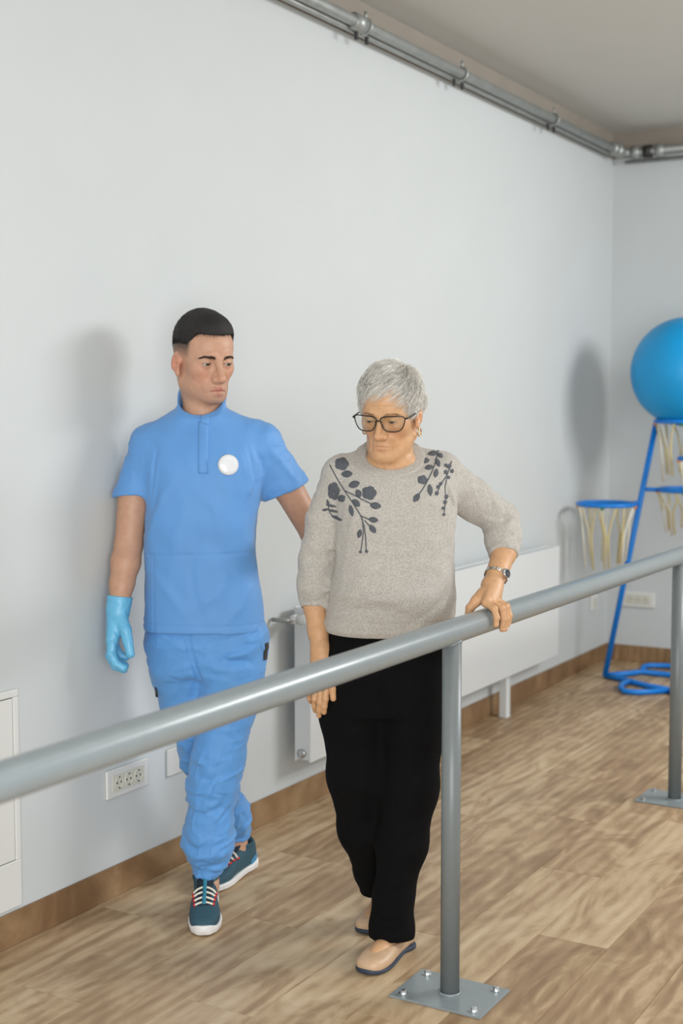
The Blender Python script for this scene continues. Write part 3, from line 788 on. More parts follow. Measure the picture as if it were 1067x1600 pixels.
def brow(fr, pts, N, L, r, m, parent, fsurf, thick=.0024):
    pts = np.array(pts); t = RNG.uniform(0, 1, N); k = np.clip((t*(len(pts) - 1)).astype(int), 0, len(pts) - 2); f = t*(len(pts) - 1) - k
    p = pts[k]*(1 - f)[:, None] + pts[k+1]*f[:, None]; p[:, 2] += RNG.normal(size=N)*thick*(1 - .6*t)
    o = p.copy(); o[:, 1] -= .05; hit, _ = cast(fsurf, o, np.tile((0, 1.0, 0), (N, 1)))
    dr = (pts[k+1] - pts[k]); dr /= np.linalg.norm(dr, axis=1, keepdims=True); dr = dr + np.array((0, -.06, .18)) * (1 - t)[:, None]
    tt = np.linspace(0, 1, 3)[None, :, None]
    cv = hit[:, None] + np.array((0, -.0004, 0)) + dr[:, None]*L*tt*RNG.uniform(.6, 1.2, (N, 1, 1)) + np.array((0, -.0007, 0))*np.sin(tt*math.pi) + np.abs(hit[:, None, 0:1])*0
    strands('eyebrow', fr.out(cv), r, m, parent)
hn0 = lambda q: head_sdf(np.asarray(q, f32), GN)[0]
for s in (-1, 1):
    brow(HN, [(s*.012, -.09, .0125), (s*.026, -.09, .0155), (s*.040, -.08, .0155), (s*.050, -.07, .0115)], 560, .0055, .00028, M_browd, NS, hn0)

# tunic
tunT = Loft([(.832, -.029, .000, .181, .128), (.95, -.032, 0, .172, .124), (1.067, -.040, .0, .163, .120), (1.17, -.034, -.002, .165, .121), (1.26, -.026, -.002, .174, .121), (1.34, -.024, .002, .184, .114), (1.40, -.027, .008, .170, .096), (1.45, -.033, .014, .110, .078), (1.49, -.035, .016, .0745, .0735), (1.53, -.034, .016, .0735, .0740), (1.58, -.033, .016, .076, .077)], 2.45)
slR = [(-.110, .016, 1.426), (-.184, .014, 1.380), (-.240, .000, 1.236)]
slL = [(.052, .016, 1.430), (.136, .022, 1.384), (.214, .048, 1.247)]
n_folds = [([(-.10, -.12, 1.30), (-.16, -.11, 1.20), (-.185, -.07, 1.10)], .016, .005), ([(.085, -.12, 1.33), (.10, -.13, 1.22), (.085, -.12, 1.10)], .016, .006),
    ([(.13, -.08, 1.30), (.105, -.11, 1.18), (.10, -.10, 1.05)], .012, .006), ([(-.06, -.13, 1.24), (-.10, -.13, 1.12), (-.12, -.12, 1.0)], .020, .004),
    ([(.02, -.13, 1.22), (.05, -.13, 1.10), (.09, -.12, .98)], .022, .004), ([(.07, -.12, 1.02), (.02, -.13, .95), (-.06, -.13, .90)], .018, .004),
    ([(-.17, -.08, 1.02), (-.12, -.12, .95), (-.06, -.13, .88)], .016, .004), ([(.12, -.08, .98), (.10, -.11, .92), (.03, -.13, .86)], .014, .004),
    ([(.05, -.09, 1.44), (.085, -.105, 1.38), (.11, -.105, 1.28)], .010, .004), ([(.02, -.09, 1.45), (.045, -.11, 1.38), (.06, -.12, 1.30)], .008, .003),
    ([(-.20, -.03, 1.36), (-.23, -.02, 1.30), (-.26, -.01, 1.25)], .010, .005), ([(-.17, -.06, 1.34), (-.20, -.04, 1.28), (-.205, -.03, 1.24)], .010, -.006),
    ([(.12, -.06, 1.37), (.16, -.05, 1.31), (.17, -.03, 1.25)], .010, -.005), ([(.16, -.04, 1.38), (.22, -.02, 1.31), (.25, .0, 1.27)], .011, .005),
    ([(-.155, -.075, 1.38), (-.165, -.085, 1.30), (-.175, -.085, 1.24)], .006, -.004), ([(.105, -.080, 1.39), (.125, -.085, 1.31), (.135, -.07, 1.25)], .006, -.004)]
def n_tunic(P):
    d = tunT(P, .006)
    for sl, r0, r1, w in ((slR, .060, .0495, .05), (slL, .064, .068, .05)):
        e = chain(P, sl + [tuple(np.array(sl[-1]) + .12*(np.array(sl[-1]) - np.array(sl[-2])))], [.048, r0, r1, r1 + .001], .015)
        a = np.array(sl[-1]); ax = a - np.array(sl[-2]); ax /= np.linalg.norm(ax)
        if sl is slL: ax = ax*1.0 + np.array((-.10, 0, -.12)); ax /= np.linalg.norm(ax)
        else: ax = np.array((.16, 0, -1.0)); ax /= np.linalg.norm(ax)
        h_ = ((P - a.astype(f32)) @ ax.astype(f32))
        e = smax(e, h_, .003)
        d = smin(d, e, w*.6)
        bore = np.maximum(rcone(P, a - .05*ax, a + .05*ax, r1 - .013, r1 - .010), -(h_ + .018)); d = smax(d, -bore, .003)
    d = ridges(d, P, n_folds)
    d -= .0016*wob(P, 26, 11) * np.clip((P[:, 2] - .84)*8, 0, 1)
    d -= .0030*crease(P, 17, 71, (1.0, .6, .45), .22)*np.clip((P[:, 2] - .85)*6, 0, 1) - .0022*crease(P, 15, 72, (.9, .6, .55), .16)
    d -= .0024*crease(P, 24, 73, (.8, .6, 1.0), .16)*np.clip((np.abs(P[:, 0] + .03) - .14)*12, 0, 1)
    # seam of the front pocket and hem
    fr = P[:, 1] < -.03
    d = d + np.where(fr, .0016*np.exp(-((P[:, 2] - 1.066 - .02*(P[:, 0] + .03)) / .0035) ** 2), 0) + np.where(fr & (P[:, 2] < 1.066), .0012*np.exp(-((P[:, 0] + .168) / .003) ** 2), 0)
    d = d + .0011*np.exp(-((P[:, 2] - .857) / .003) ** 2)
    d = smax(d, -(np.maximum(tunT(P, .012) + .012, P[:, 2] - .86)), .003)
    # neck opening
    nk = chain(P, [(-.036, .020, 1.435), (-.037, .006, 1.56)], [.0600, .067])
    d = smax(d, -nk, .004)
    d = smax(d, P[:, 2] - (1.509 + .80*P[:, 1]), .003)
    return d
tunic = sdf_obj('tunic', n_tunic, (-.33, -.17, .80), (.31, .17, 1.62), .0042, M_tunic, NS)
ncast = lambda pts: cast(n_tunic, np.array([(x, -.30, z) for x, z in pts], f32), np.tile((0, 1.0, 0), (len(pts), 1)))[0]
def patch(name, poly_rows, m, parent, f_hit, th):
    """thin strip laid on a surface: rows of (x, z) points"""
    R0 = len(poly_rows); K = len(poly_rows[0]); flat = [p for r in poly_rows for p in r]
    p = f_hit(flat); b = MB(); top = p + np.array((0, -th, 0)); bot = p + np.array((0, .004, 0))
    v = list(top) + list(bot); n = R0*K; f = []
    for i in range(R0 - 1):
        for j in range(K - 1): f.append((i*K+j, (i+1)*K+j, (i+1)*K+j+1, i*K+j+1))
    edge = [j for j in range(K)] + [i*K + K - 1 for i in range(1, R0)] + [(R0-1)*K + j for j in range(K-2, -1, -1)] + [i*K for i in range(R0-2, 0, -1)]
    for a, c in zip(edge, edge[1:] + edge[:1]): f.append((a, c, c + n, a + n))
    b.add(v, f); return b.build(name, m, parent, smooth=True)
patch('placket', [[(-.036 + .029*u + .004*w, 1.452 - .150*w) for u in np.linspace(0, 1, 4)] for w in np.linspace(0, 1, 22)], M_tunic, tunic, ncast, .0035)
patch('button_loop', [[(-.030 + .024*u, 1.470 - .022*w - .006*u) for u in np.linspace(0, 1, 5)] for w in np.linspace(0, 1, 5)], M_tunic, tunic, ncast, .005)
# badge
bc = ncast([(.054, 1.327)])[0]; nb = np.array((.28, -.95, .12)); nb /= np.linalg.norm(nb)
bd = MB().tube([bc - nb*.004, bc + nb*.002, bc + nb*.005, bc + nb*.0062], [.0300, .0300, .0290, .0262], 40).build('badge', M_badge, NS, smooth=False)
MB().tube([bc + nb*.0058, bc + nb*.0068, bc + nb*.0080], [.0262, .0240, .0120], 40).build('badge_face', M_badge2, bd, smooth=True)
MB().tube([bc + nb*.0072 + np.array((-.012, 0, .012)), bc + nb*.0082 + np.array((-.012, 0, .012))], .0024, 12).build('badge_mark', M_red, bd)

# gloves
def gl(hf, arm, c, cut0, cutd, r1, r2):
    cutd = np.array(cutd, f32) / np.linalg.norm(cutd)
    def f(P):
        d = np.full(len(P), .05, f32); m = near(P, c, .19)
        if m.any():
            Q = P[m]; e = smin(hf(Q), chain(Q, *arm, .012), .012) - .0030
            e = smin(e, rcone(Q, np.array(cut0), np.array(cut0) + .055*cutd, r1, r2), .008)
            e = e - .0010*wob(Q, 120, 8) - .0016*np.exp(-(((Q - np.array(cut0, f32)) @ cutd - .004) / .004) ** 2)
            hh = (Q - np.array(cut0, f32)) @ cutd
            e = ridges(e, Q, GF)
            d[m] = smax(e, -hh, .002)
        return d
    return f
GF = [([(-.31, -.09, .905), (-.275, -.111, .898), (-.247, -.096, .905)], .005, .0024), ([(-.31, -.086, .885), (-.285, -.111, .880), (-.257, -.106, .884)], .005, -.0024), ([(-.305, -.096, .925), (-.275, -.111, .920), (-.25, -.096, .916)], .005, -.0022)]
sdf_obj('glove', gl(n_handR, nArmR, (-.270, -.085, .83), (-.2700, -.072, .940), (-.004, -.004, -.035), .0325, .0290), (-.345, -.18, .70), (-.19, .00, .96), .0026, M_glove, NS)
sdf_obj('glove', gl(n_handL, nArmL, (.46, -.17, 1.21), (.405, -.092, 1.160), (.5, -.6, .2), .034, .0290), (.36, -.25, 1.10), (.56, -.04, 1.32), .0030, M_glove, NS)

# trousers
nHip = Loft([(.70, -.025, .0, .150, .106), (.78, -.026, 0, .164, .114), (.86, -.028, 0, .155, .106), (.96, -.03, 0, .135, .095)], 2.4)
n_tf = [([(-.02, -.12, .80), (.03, -.13, .765), (.10, -.11, .775), (.14, -.07, .80)], .012, .007), ([(-.03, -.11, .745), (.03, -.12, .735), (.11, -.10, .725)], .012, .006),
    ([(-.072, -.115, .845), (-.058, -.115, .77), (-.036, -.10, .70), (-.030, -.08, .62)], .008, -.014), ([(.0, -.12, .785), (.05, -.12, .755), (.12, -.09, .75)], .008, -.006),
    ([(.03, -.11, .56), (.07, -.10, .52), (.09, -.06, .50)], .012, .006), ([(-.05, -.12, .47), (0, -.135, .43), (.06, -.10, .45)], .012, .006), ([(.07, -.08, .45), (.03, -.13, .40), (-.04, -.12, .37)], .012, .007),
    ([(-.06, -.11, .36), (0, -.14, .33), (.06, -.10, .36)], .010, .006), ([(.06, -.09, .36), (.03, -.135, .30), (-.02, -.14, .26)], .011, .008),
    ([(-.08, -.08, .26), (-.04, -.14, .22), (.03, -.14, .235), (.05, -.09, .26)], .012, .008), ([(-.09, -.08, .21), (-.04, -.135, .175), (.03, -.135, .18), (.05, -.09, .20)], .011, .009),
    ([(-.075, -.08, .165), (-.02, -.135, .145), (.04, -.11, .155)], .007, -.007), ([(-.09, .03, .52), (-.12, .0, .46), (-.10, -.01, .40)], .012, .006), ([(.05, .16, .22), (.08, .19, .19), (.06, .22, .17)], .008, .006)]
def n_trou(P):
    d = nHip(P, .02)
    a = chain(P, [(.062, -.005, .80), (.050, -.020, .70), (.040, -.035, .60), (.012, -.055, .45), (.000, -.062, .38), (-.014, -.068, .25), (-.015, -.070, .19), (-.018, -.073, .130)], [.098, .092, .080, .073, .069, .066, .069, .046], .03)
    b = chain(P, [(-.112, .005, .80), (-.100, .015, .70), (-.086, .035, .60), (-.045, .09, .42), (-.005, .145, .29), (.028, .195, .205), (.044, .222, .145)], [.094, .088, .078, .066, .060, .056, .043], .03)
    d = smin(d, smin(a, b, .02), .03)
    d = ridges(d, P, n_tf)
    d -= .0020*wob(P, 34, 21)
    lowz = np.clip((.62 - P[:, 2])*4, .25, 1)
    d -= lowz*(.0050*crease(P, 22, 81, (.8, .8, 1.1), .20) - .0040*crease(P, 20, 82, (.9, .7, .9), .15) + .0035*crease(P, 30, 83, (1.2, .8, .5), .16))
    d -= .0035*crease(P, 20, 84, (.6, .6, 1.2), .18)*np.clip((P[:, 2] - .66)*8, 0, 1)
    # gathered cuffs
    for c, n, r in (((-.018, -.073, .122), (.0, -.05, 1), .044), ((.046, .226, .140), (.25, .45, 1), .042)):
        n = np.array(n, float); n /= np.linalg.norm(n); q = P - np.array(c, f32); h_ = q @ n.astype(f32)
        ang = np.arctan2(q[:, 1], q[:, 0])
        e = smax(np.linalg.norm(q - h_[:, None]*n.astype(f32), axis=1) - r - .0018*np.sin(ang*17), np.abs(h_) - .013, .006)
        d = smin(smax(d, -(h_ + .005), .004) if True else d, e, .006) if False else smin(d, e, .006)
    return d
tr = sdf_obj('trousers', n_trou, (-.24, -.19, .09), (.20, .30, .99), .0044, M_scrub, NS)
def side_hit(sgn, y_, z_): return cast(n_trou, np.array([(sgn*.35, y_, z_)], f32), np.array([(-sgn, 0, 0)], f32))[0][0]
zp = side_hit(-1, -.030, .648) + np.array((-.002, -.004, 0))
MB().tube([zp + np.array((0, 0, .014)), zp, zp + np.array((.002, -.004, -.016))], .0038, 8).build('zip_pull', M_dark, tr, smooth=True)
rows = [[side_hit(1, -.050 + .022*u, .795 - .05*w) for u in (0, 1)] for w in np.linspace(0, 1, 5)]
b = MB(); v = [q + np.array((.0015, 0, 0)) for r_ in rows for q in r_]; b.add(v, [(2*i, 2*i+1, 2*i+3, 2*i+2) for i in range(4)])
b.build('pocket_label', M_dark, tr).modifiers.new('thick', 'SOLIDIFY').thickness = .003
# sneakers
def sneaker(F, parent, label):
    T = lambda P: F.to(P)
    soleL = Loft([(-.092, 0, .020, .012, .014), (-.085, 0, .021, .026, .019), (-.06, 0, .020, .036, .019), (-.01, 0, .018, .035, .017), (.05, .001, .017, .042, .016), (.11, .003, .017, .049, .016), (.15, .003, .018, .045, .0165), (.18, .002, .021, .034, .018), (.195, .001, .024, .019, .018), (.202, 0, .027, .008, .012)], 4.0)
    upL = Loft([(-.088, 0, .055, .012, .030), (-.078, 0, .055, .024, .045), (-.05, 0, .054, .032, .044), (-.01, 0, .053, .034, .043), (.03, 0, .050, .036, .042), (.07, 0, .044, .040, .035), (.11, .002, .036, .0445, .0275), (.15, .002, .032, .041, .0225), (.175, .001, .030, .033, .0185), (.192, 0, .028, .018, .012)], 2.6)
    perm = lambda q: np.stack([q[:, 0], q[:, 2], -q[:, 1]], 1)
    def sole(P):
        q = T(P); d = soleL(perm(q), .006)
        z = q[:, 2]; top = .025 + .008*np.exp(-((q[:, 1] + .195) / .016) ** 2) + .010*np.exp(-((q[:, 1] - .085) / .03) ** 2)
        d = smax(d, z - top, .004); d = smax(d, .0015 - z, .002)
        return d + .0012*np.exp(-((z - .012) / .0022) ** 2)
    def upper(P):
        q = T(P); d = upL(perm(q), .012)
        d = smax(d, .018 - q[:, 2], .004)
        op = rcone(q, (0, .025, .135), (0, .030, .070), .044, .030); d = smax(d, -op, .006)
        d = smin(d, smax(np.abs(op) - .004, np.maximum(q[:, 2] - (.098 + .016*np.clip(q[:, 1]*8, -.5, 1)), .060 - q[:, 2]), .004), .008)
        return d
    lo, hi = F.out(np.array([(-.07, -.22, 0), (.07, .11, .12), (-.07, .11, 0), (.07, -.22, .12)])), None
    lo, hi = lo.min(0) - .02, lo.max(0) + .02
    lo[2] = -.004; hi[2] = max(hi[2], .13)
    shoe = sdf_obj('shoe', upper, tuple(lo), tuple(hi), .0030, M_shoe, parent); shoe['label'] = label
    sdf_obj('sole', sole, tuple(lo), tuple(hi), .0030, M_sole, shoe)
    # heel counter
    sdf_obj('heel_counter', lambda P: smax(upper(P) - .003, np.maximum(-.020 + .0 - T(P)[:, 1] + .055, T(P)[:, 2] - .058 + (.09 - T(P)[:, 1])*.35), .004), tuple(lo), tuple(hi), .0030, M_sole2, shoe)
    # tongue, laces, eyelets, strap
    def down(pts):
        O_ = F.out(np.array([(x, yy, .16) for x, yy in pts])); D_ = np.tile(F.R @ np.array((0, 0, -1.0), f32), (len(pts), 1))
        return F.to(cast(upper, O_, D_)[0])
    tg = MB(); rows = []
    for w in np.linspace(0, 1, 10):
        yy = -.115 + .098*w; wd = .018 + .006*w
        p = down([(x, min(yy, -.034)) for x in np.linspace(-wd, wd, 7)]); ex = max(0, yy + .034)
        p[:, 1] += ex; p[:, 2] += .0015 + ex*1.0; rows.append(p)
    V = np.concatenate(rows); f = [(i*7+j, i*7+j+1, (i+1)*7+j+1, (i+1)*7+j) for i in range(9) for j in range(6)]
    t_ = mesh_np('tongue', F.out(V), np.array(f), M_shoe_in, shoe); t_.modifiers.new('thick', 'SOLIDIFY').thickness = .005
    for i, yy in enumerate((-.046, -.066, -.086, -.105)):
        wd = .034 - .002*i
        p = down([(x, yy - .006*abs(x)/wd) for x in np.linspace(-wd, wd, 11)]); p[:, 2] += .0040 - .002*np.abs(np.linspace(-1, 1, 11))
        l_ = MB().tube(list(F.out(p)), .0031, 8).build('lace', M_lace, shoe, smooth=True)
        for k in (0, -1):
            e = p[k] + np.array((0, -.004, .0005)); e2 = p[k] + np.array((0, .008, .001))
            MB().tube([F.out(e), F.out(e2)], .0034, 8).build('eyelet_loop', M_red, l_, smooth=True)
    sp = []
    for w in np.linspace(0, 1, 14):
        yy = -.118 + .112*w; p = down([(x, min(yy, -.034)) for x in (-.0055, .0055)]); ex = max(0, yy + .034); p[:, 1] += ex; p[:, 2] += .0078 + ex*1.05; sp.append(p)
    V = np.concatenate(sp); f = [(i*2, i*2+1, i*2+3, i*2+2) for i in range(13)]
    t_ = mesh_np('pull_strap', F.out(V), np.array(f), M_tab, shoe); t_.modifiers.new('thick', 'SOLIDIFY').thickness = .003
    return shoe
sneaker(Frame((-.023, -.098, 0), Rz(.06)), NS, 'teal knit sneaker, forward foot')
sneaker(Frame((.046, .222, 0), Rz(-.47)), NS, 'teal knit sneaker, rear foot')
# ------------------------------------------------------------------ the woman in the grey sweater
LD = person_at(.10, 3.65)
tag(LD, 'person in grey embroidered sweater, black trousers and glasses, one hand on the rail', 'person')
HL = Frame((.031, -.022, 1.483), Rz(-.36) @ Rx(.28) @ Ry(.03), .985)
GL = dict(fw=.0635, jw=.0550, nose=1.05, lip=.30, open=0.0, lidz=-.0022, open_eye=.0026, old=1.0, chin=-.004)
u_ = np.array((math.sin(YAW), math.cos(YAW), 0)); n_ = np.array((math.cos(YAW), -math.sin(YAW), 0))   # along the rail, out of the rail
R0_ = np.array((.292, -.115, .935))
def rp(s, n, z): return tuple(R0_ + u_*s + n_*n + np.array((0, 0, z)))
lRs, lRe, lRc, lRw = (-.096, .015, 1.290), (-.170, .048, 1.070), (-.174, .004, .950), (-.156, -.034, .838)
lLs, lLe, lLc, lLw = (.185, .030, 1.295), (.352, .098, 1.178), (.343, .018, 1.095), (.303, -.066, 1.016)
def l_handL(P):
    kn = [rp(-.040, .006, .048), rp(-.012, .010, .050), rp(.011, .010, .048), rp(.031, .004, .046)]
    fg = [[rp(-.050, .034, .036), rp(-.054, .0430, .014), rp(-.055, .0415, -.004)],
          [rp(-.014, .040, .034), rp(-.013, .0455, .005), rp(-.013, .041, -.022)],
          [rp(.010, .040, .032), rp(.009, .0450, .004), rp(.007, .041, -.024)],
          [rp(.032, .034, .032), rp(.030, .0425, .008), rp(.028, .040, -.014)]]
    th = ([rp(.010, -.024, .066), rp(-.024, -.028, .050), rp(-.042, -.038, .032), rp(-.050, -.041, .010)], [.017, .0150, .0115, .0090])
    return hand_sdf(P, lLw, kn, fg, th, rw=.0225, rm=.0120, rf=.0094, k=.016)
def l_handR(P):
    kn = [(-.140, -.062, .755), (-.154, -.054, .747), (-.168, -.042, .749), (-.180, -.028, .757)]
    fg = [[(-.143, -.071, .712), (-.146, -.066, .690), (-.147, -.059, .672)], [(-.158, -.061, .700), (-.161, -.053, .677), (-.161, -.043, .659)],
          [(-.172, -.047, .706), (-.173, -.037, .684), (-.171, -.027, .669)], [(-.185, -.031, .720), (-.186, -.022, .703), (-.183, -.013, .691)]]
    th = ([(-.146, -.046, .815), (-.130, -.068, .776), (-.124, -.077, .742), (-.122, -.078, .714)], [.015, .0130, .0105, .0085])
    return hand_sdf(P, lRw, kn, fg, th, rw=.0225, rm=.0120, rf=.0090)
lTorso = Loft([(.76, .025, 0, .125, .090), (.90, .03, 0, .140, .100), (1.05, .042, 0, .130, .098), (1.20, .045, 0, .130, .095), (1.30, .042, .005, .120, .075), (1.37, .032, .005, .055, .052)])
fa = math.atan2(-.121, .205)
def l_body(P):
    d = lTorso(P)
    d = smin(d, chain(P, [(.02, .01, 1.29), lRs, lRe, (-.172, .020, .995), lRc, (-.164, -.020, .885), lRw], [.04, .040, .034, .033, .0298, .0275, .0240], .010), .02)
    d = smin(d, chain(P, [(.06, .01, 1.29), lLs, lLe, (.350, .055, 1.133), lLc, (.320, -.032, 1.047), lLw], [.04, .042, .036, .036, .0335, .0285, .0245], .010), .02)
    d = smin(d, chain(P, [(.034, .018, 1.30), (.033, .006, 1.38), (.031, -.008, 1.45)], [.062, .054, .050]), .03)
    d = smin(d, chain(P, [(.10, 0, .80), (.085, -.02, .46), (.040, -.052, .15), (.042, -.050, .075)], [.080, .058, .036, .034]), .03)
    d = smin(d, chain(P, [(-.05, 0, .80), (-.06, .02, .46), (.0, .135, .17), (.018, .175, .085)], [.080, .058, .034, .032]), .03)
    d = smin(d, ell(P, (.020, -.094, .034), (.030, .078, .029), Rz(fa)), .025)
    d = smin(d, ell(P, (.006, .170, .034), (.029, .078, .029), Rz(-.42)), .025)
    q = HL.to(P); m = near(q, (0, 0, -.01), .165)
    if m.any():
        h_, _ = head_sdf(q[m], GL); d[m] = eye_cut(smin(d[m], h_*HL.s, .020), q[m], GL)
    # cords of the neck
    d = ridges(d, P, [([(.012, -.060, 1.375), (.018, -.060, 1.345), (.022, -.062, 1.32)], .005, .0022), ([(.040, -.058, 1.375), (.036, -.060, 1.345), (.034, -.062, 1.32)], .005, .0022)])
    blend(d, P, near(P, (.30, -.09, .96), .15), l_handL, .010)
    blend(d, P, near(P, (-.155, -.05, .74), .15), l_handR, .010)
    # tendons on the backs of the hands
    zu = np.array((0, 0, .012))
    d = ridges(d, P, [([np.array(lLw)*.55 + np.array(k_)*.45 + zu*1.3, np.array(lLw)*.2 + np.array(k_)*.8 + zu*1.1, np.array(k_) + zu], .0042, .0022) for k_ in (rp(-.040, .006, .048), rp(-.012, .010, .050), rp(.011, .010, .048), rp(.031, .004, .046))])
    return d
SKL = lin((196, 152, 112))
def l_col(V):
    c = np.tile(SKL, (len(V), 1)); q = HL.to(V); m = near(q, (0, 0, -.01), .17)
    w = np.clip((wob(V, 210, 31) - .62)*3.0, 0, 1) * (((V[:, 0] > .24) | (V[:, 0] < -.11)))       # age spots on the arms
    c = c*(1 - .45*w[:, None]) + .45*w[:, None]*lin((140, 92, 62))
    for tp in (rp(-.055, .0415, -.004), rp(-.013, .041, -.022), rp(.007, .041, -.024), rp(.028, .040, -.014)):    # nails
        k_ = np.exp(-(np.linalg.norm(V - (np.array(tp) + n_*.0075 + np.array((0, 0, .001))), axis=1)/.0052)**4)[:, None]*.6; c = c*(1 - k_) + k_*lin((226, 184, 160))
    Q = q[m]; cc = c[m]; mm = mirror(Q)
    K_ = lash_mask(Q, GL)[:, None]*.6; cc = cc*(1 - K_) + K_*lin((96, 66, 52))
    g = lambda p, ctr, s: np.exp(-(np.linalg.norm((p - np.array(ctr)) / s, axis=1)) ** 2)
    red = g(mm, (.042, -.07, -.040), .024)*.28 + g(Q, (0, -.113, -.04), .014)*.35 + g(mm, (.078, .012, -.012), .03)*.35 + g(mm, (.032, -.088, -.014), .012)*.20
    cc = cc*(1 - red[:, None]) + red[:, None]*lin((200, 128, 96))
    L = lips_mask(Q, GL)[:, None]*.50; cc = cc*(1 - L) + L*lin((176, 112, 98))
    c[m] = cc; return c
sdf_obj('body', l_body, (-.24, -.26, .02), (.42, .26, 1.64), .0075, M_skin, LD,
    fine=([(-.205, -.105, .0024), (-.06, .12, .0019), (.24, .345, .0022)], [(-.155, .105, .0022)], [(.64, .86, .0026), (.90, 1.06, .0024), (1.33, 1.60, .0019)]), colf=l_col)
for s in (-1, 1):
    eyeball('eye', HL.out((s*.0315, -.0735, -.003)), .0137*HL.s, HL.R @ np.array((-.05, -.90, -.42)), LD, (.06, .055, .045))

# hair
def hl_l(y): return np.interp(y, [-.12, -.080, -.060, -.048, -.036, -.020, 0, .03, .05, .07, .11], [.067, .069, .061, .027, -.014, -.004, .012, -.012, -.055, -.070, -.072])
def l_cap(q): return smin(ell(q, (0, .016, .036), (.0790, .1000, .0890)), ell(q, (0, .050, .0), (.066, .058, .075)), .03)
def l_hair(P):
    q = HL.to(P); d = l_cap(q)
    d = smax(d, hl_l(q[:, 1]) - q[:, 2] + .004*wob(q, 140, 15), .008)
    return (d + .0016*wob(q, 110, 13))*HL.s
lh = sdf_obj('hair', l_hair, tuple(HL.O - .15), tuple(HL.O + .16), .0028, M_hairgr2, LD)
R_, U_ = scalp_points(8000, l_cap, lambda p: p[:, 2] > hl_l(p[:, 1]) + .000, RNG, (0, .02, .03))
S0 = np.array((.035, .075, .112)); N = len(R_); K = 9
fl = R_ - S0; fl = fl / (np.linalg.norm(fl, axis=1, keepdims=True) + 1e-6)
front = np.clip((-R_[:, 1] + .02) / .08, 0, 1)[:, None] * np.clip((R_[:, 2] - .02) / .04, 0, 1)[:, None]
fl = fl*(1 - .60*front) + front*.85*np.array((-.85, -.42, -.30)); clump = np.stack([wob(R_, 75, 40 + i) for i in range(3)], 1)
fl = fl + .42*clump + .12*RNG.normal(size=R_.shape)
p = R_ - .002*U_; cv = [p]; Lh = RNG.uniform(.034, .062, (N, 1)) * np.clip(.55 + (R_[:, 2:3])*5, .55, 1.1)
lift = RNG.uniform(.001, .010, (N, 1)) + .006*np.clip(clump[:, :1], -1, 1) + .003*np.clip((R_[:, 2:3] - .06)/.05, 0, 1)
for k in range(1, K):
    eps = .001; d0 = l_cap(p.astype(f32)); g_ = np.stack([l_cap((p + np.array(e)).astype(f32)) - d0 for e in ((eps,0,0),(0,eps,0),(0,0,eps))], 1) / eps
    g_ /= np.linalg.norm(g_, axis=1, keepdims=True)
    dr = fl + np.array((0, 0, -.12*k/K)); dr = dr - g_*(dr*g_).sum(1, keepdims=True); dr /= np.linalg.norm(dr, axis=1, keepdims=True)
    p = p + dr*Lh/(K - 1); d0 = l_cap(p.astype(f32))[:, None]; tgt = lift*min(1, k/3) + .0015
    p = p + g_*(tgt - d0)*.6; cv.append(p)
cv = np.stack(cv, 1)
def greys(n, cl=0): return lin(np.clip(RNG.normal(222, 22, (n, 1)) + 14*cl, 140, 250)) * np.array((1.0, .955, .87))
strands('hair_strands', HL.out(cv), .00075, M_hairgr, lh, shade=greys(N, clump[:, 1:2]))['kind'] = 'stuff'
# a few flyaways on the crown and beside the fringe
fy = []
for _ in range(220):
    i = RNG.integers(N); b0 = R_[i]
    if b0[2] < .05 and not (b0[0] < -.05 and b0[1] < .02): continue
    t = np.linspace(0, 1, K)[:, None]; dr = fl[i]*.8 + U_[i]*RNG.uniform(.2, .7); dr /= np.linalg.norm(dr)
    fy.append(b0 + dr*t*RNG.uniform(.02, .038) + np.array((0, 0, -.006))*t*t)
strands('flyaway_hair', HL.out(np.array(fy)), .0005, M_hairgr, lh, shade=greys(len(fy)))['kind'] = 'stuff'
hl0 = lambda q: head_sdf(np.asarray(q, f32), GL)[0]
for s in (-1, 1):
    brow(HL, [(s*.012, -.09, .0150), (s*.026, -.09, .0190), (s*.040, -.08, .0180), (s*.049, -.07, .0140)], 110, .0050, .00028, M_browg, LD, hl0, .0018)

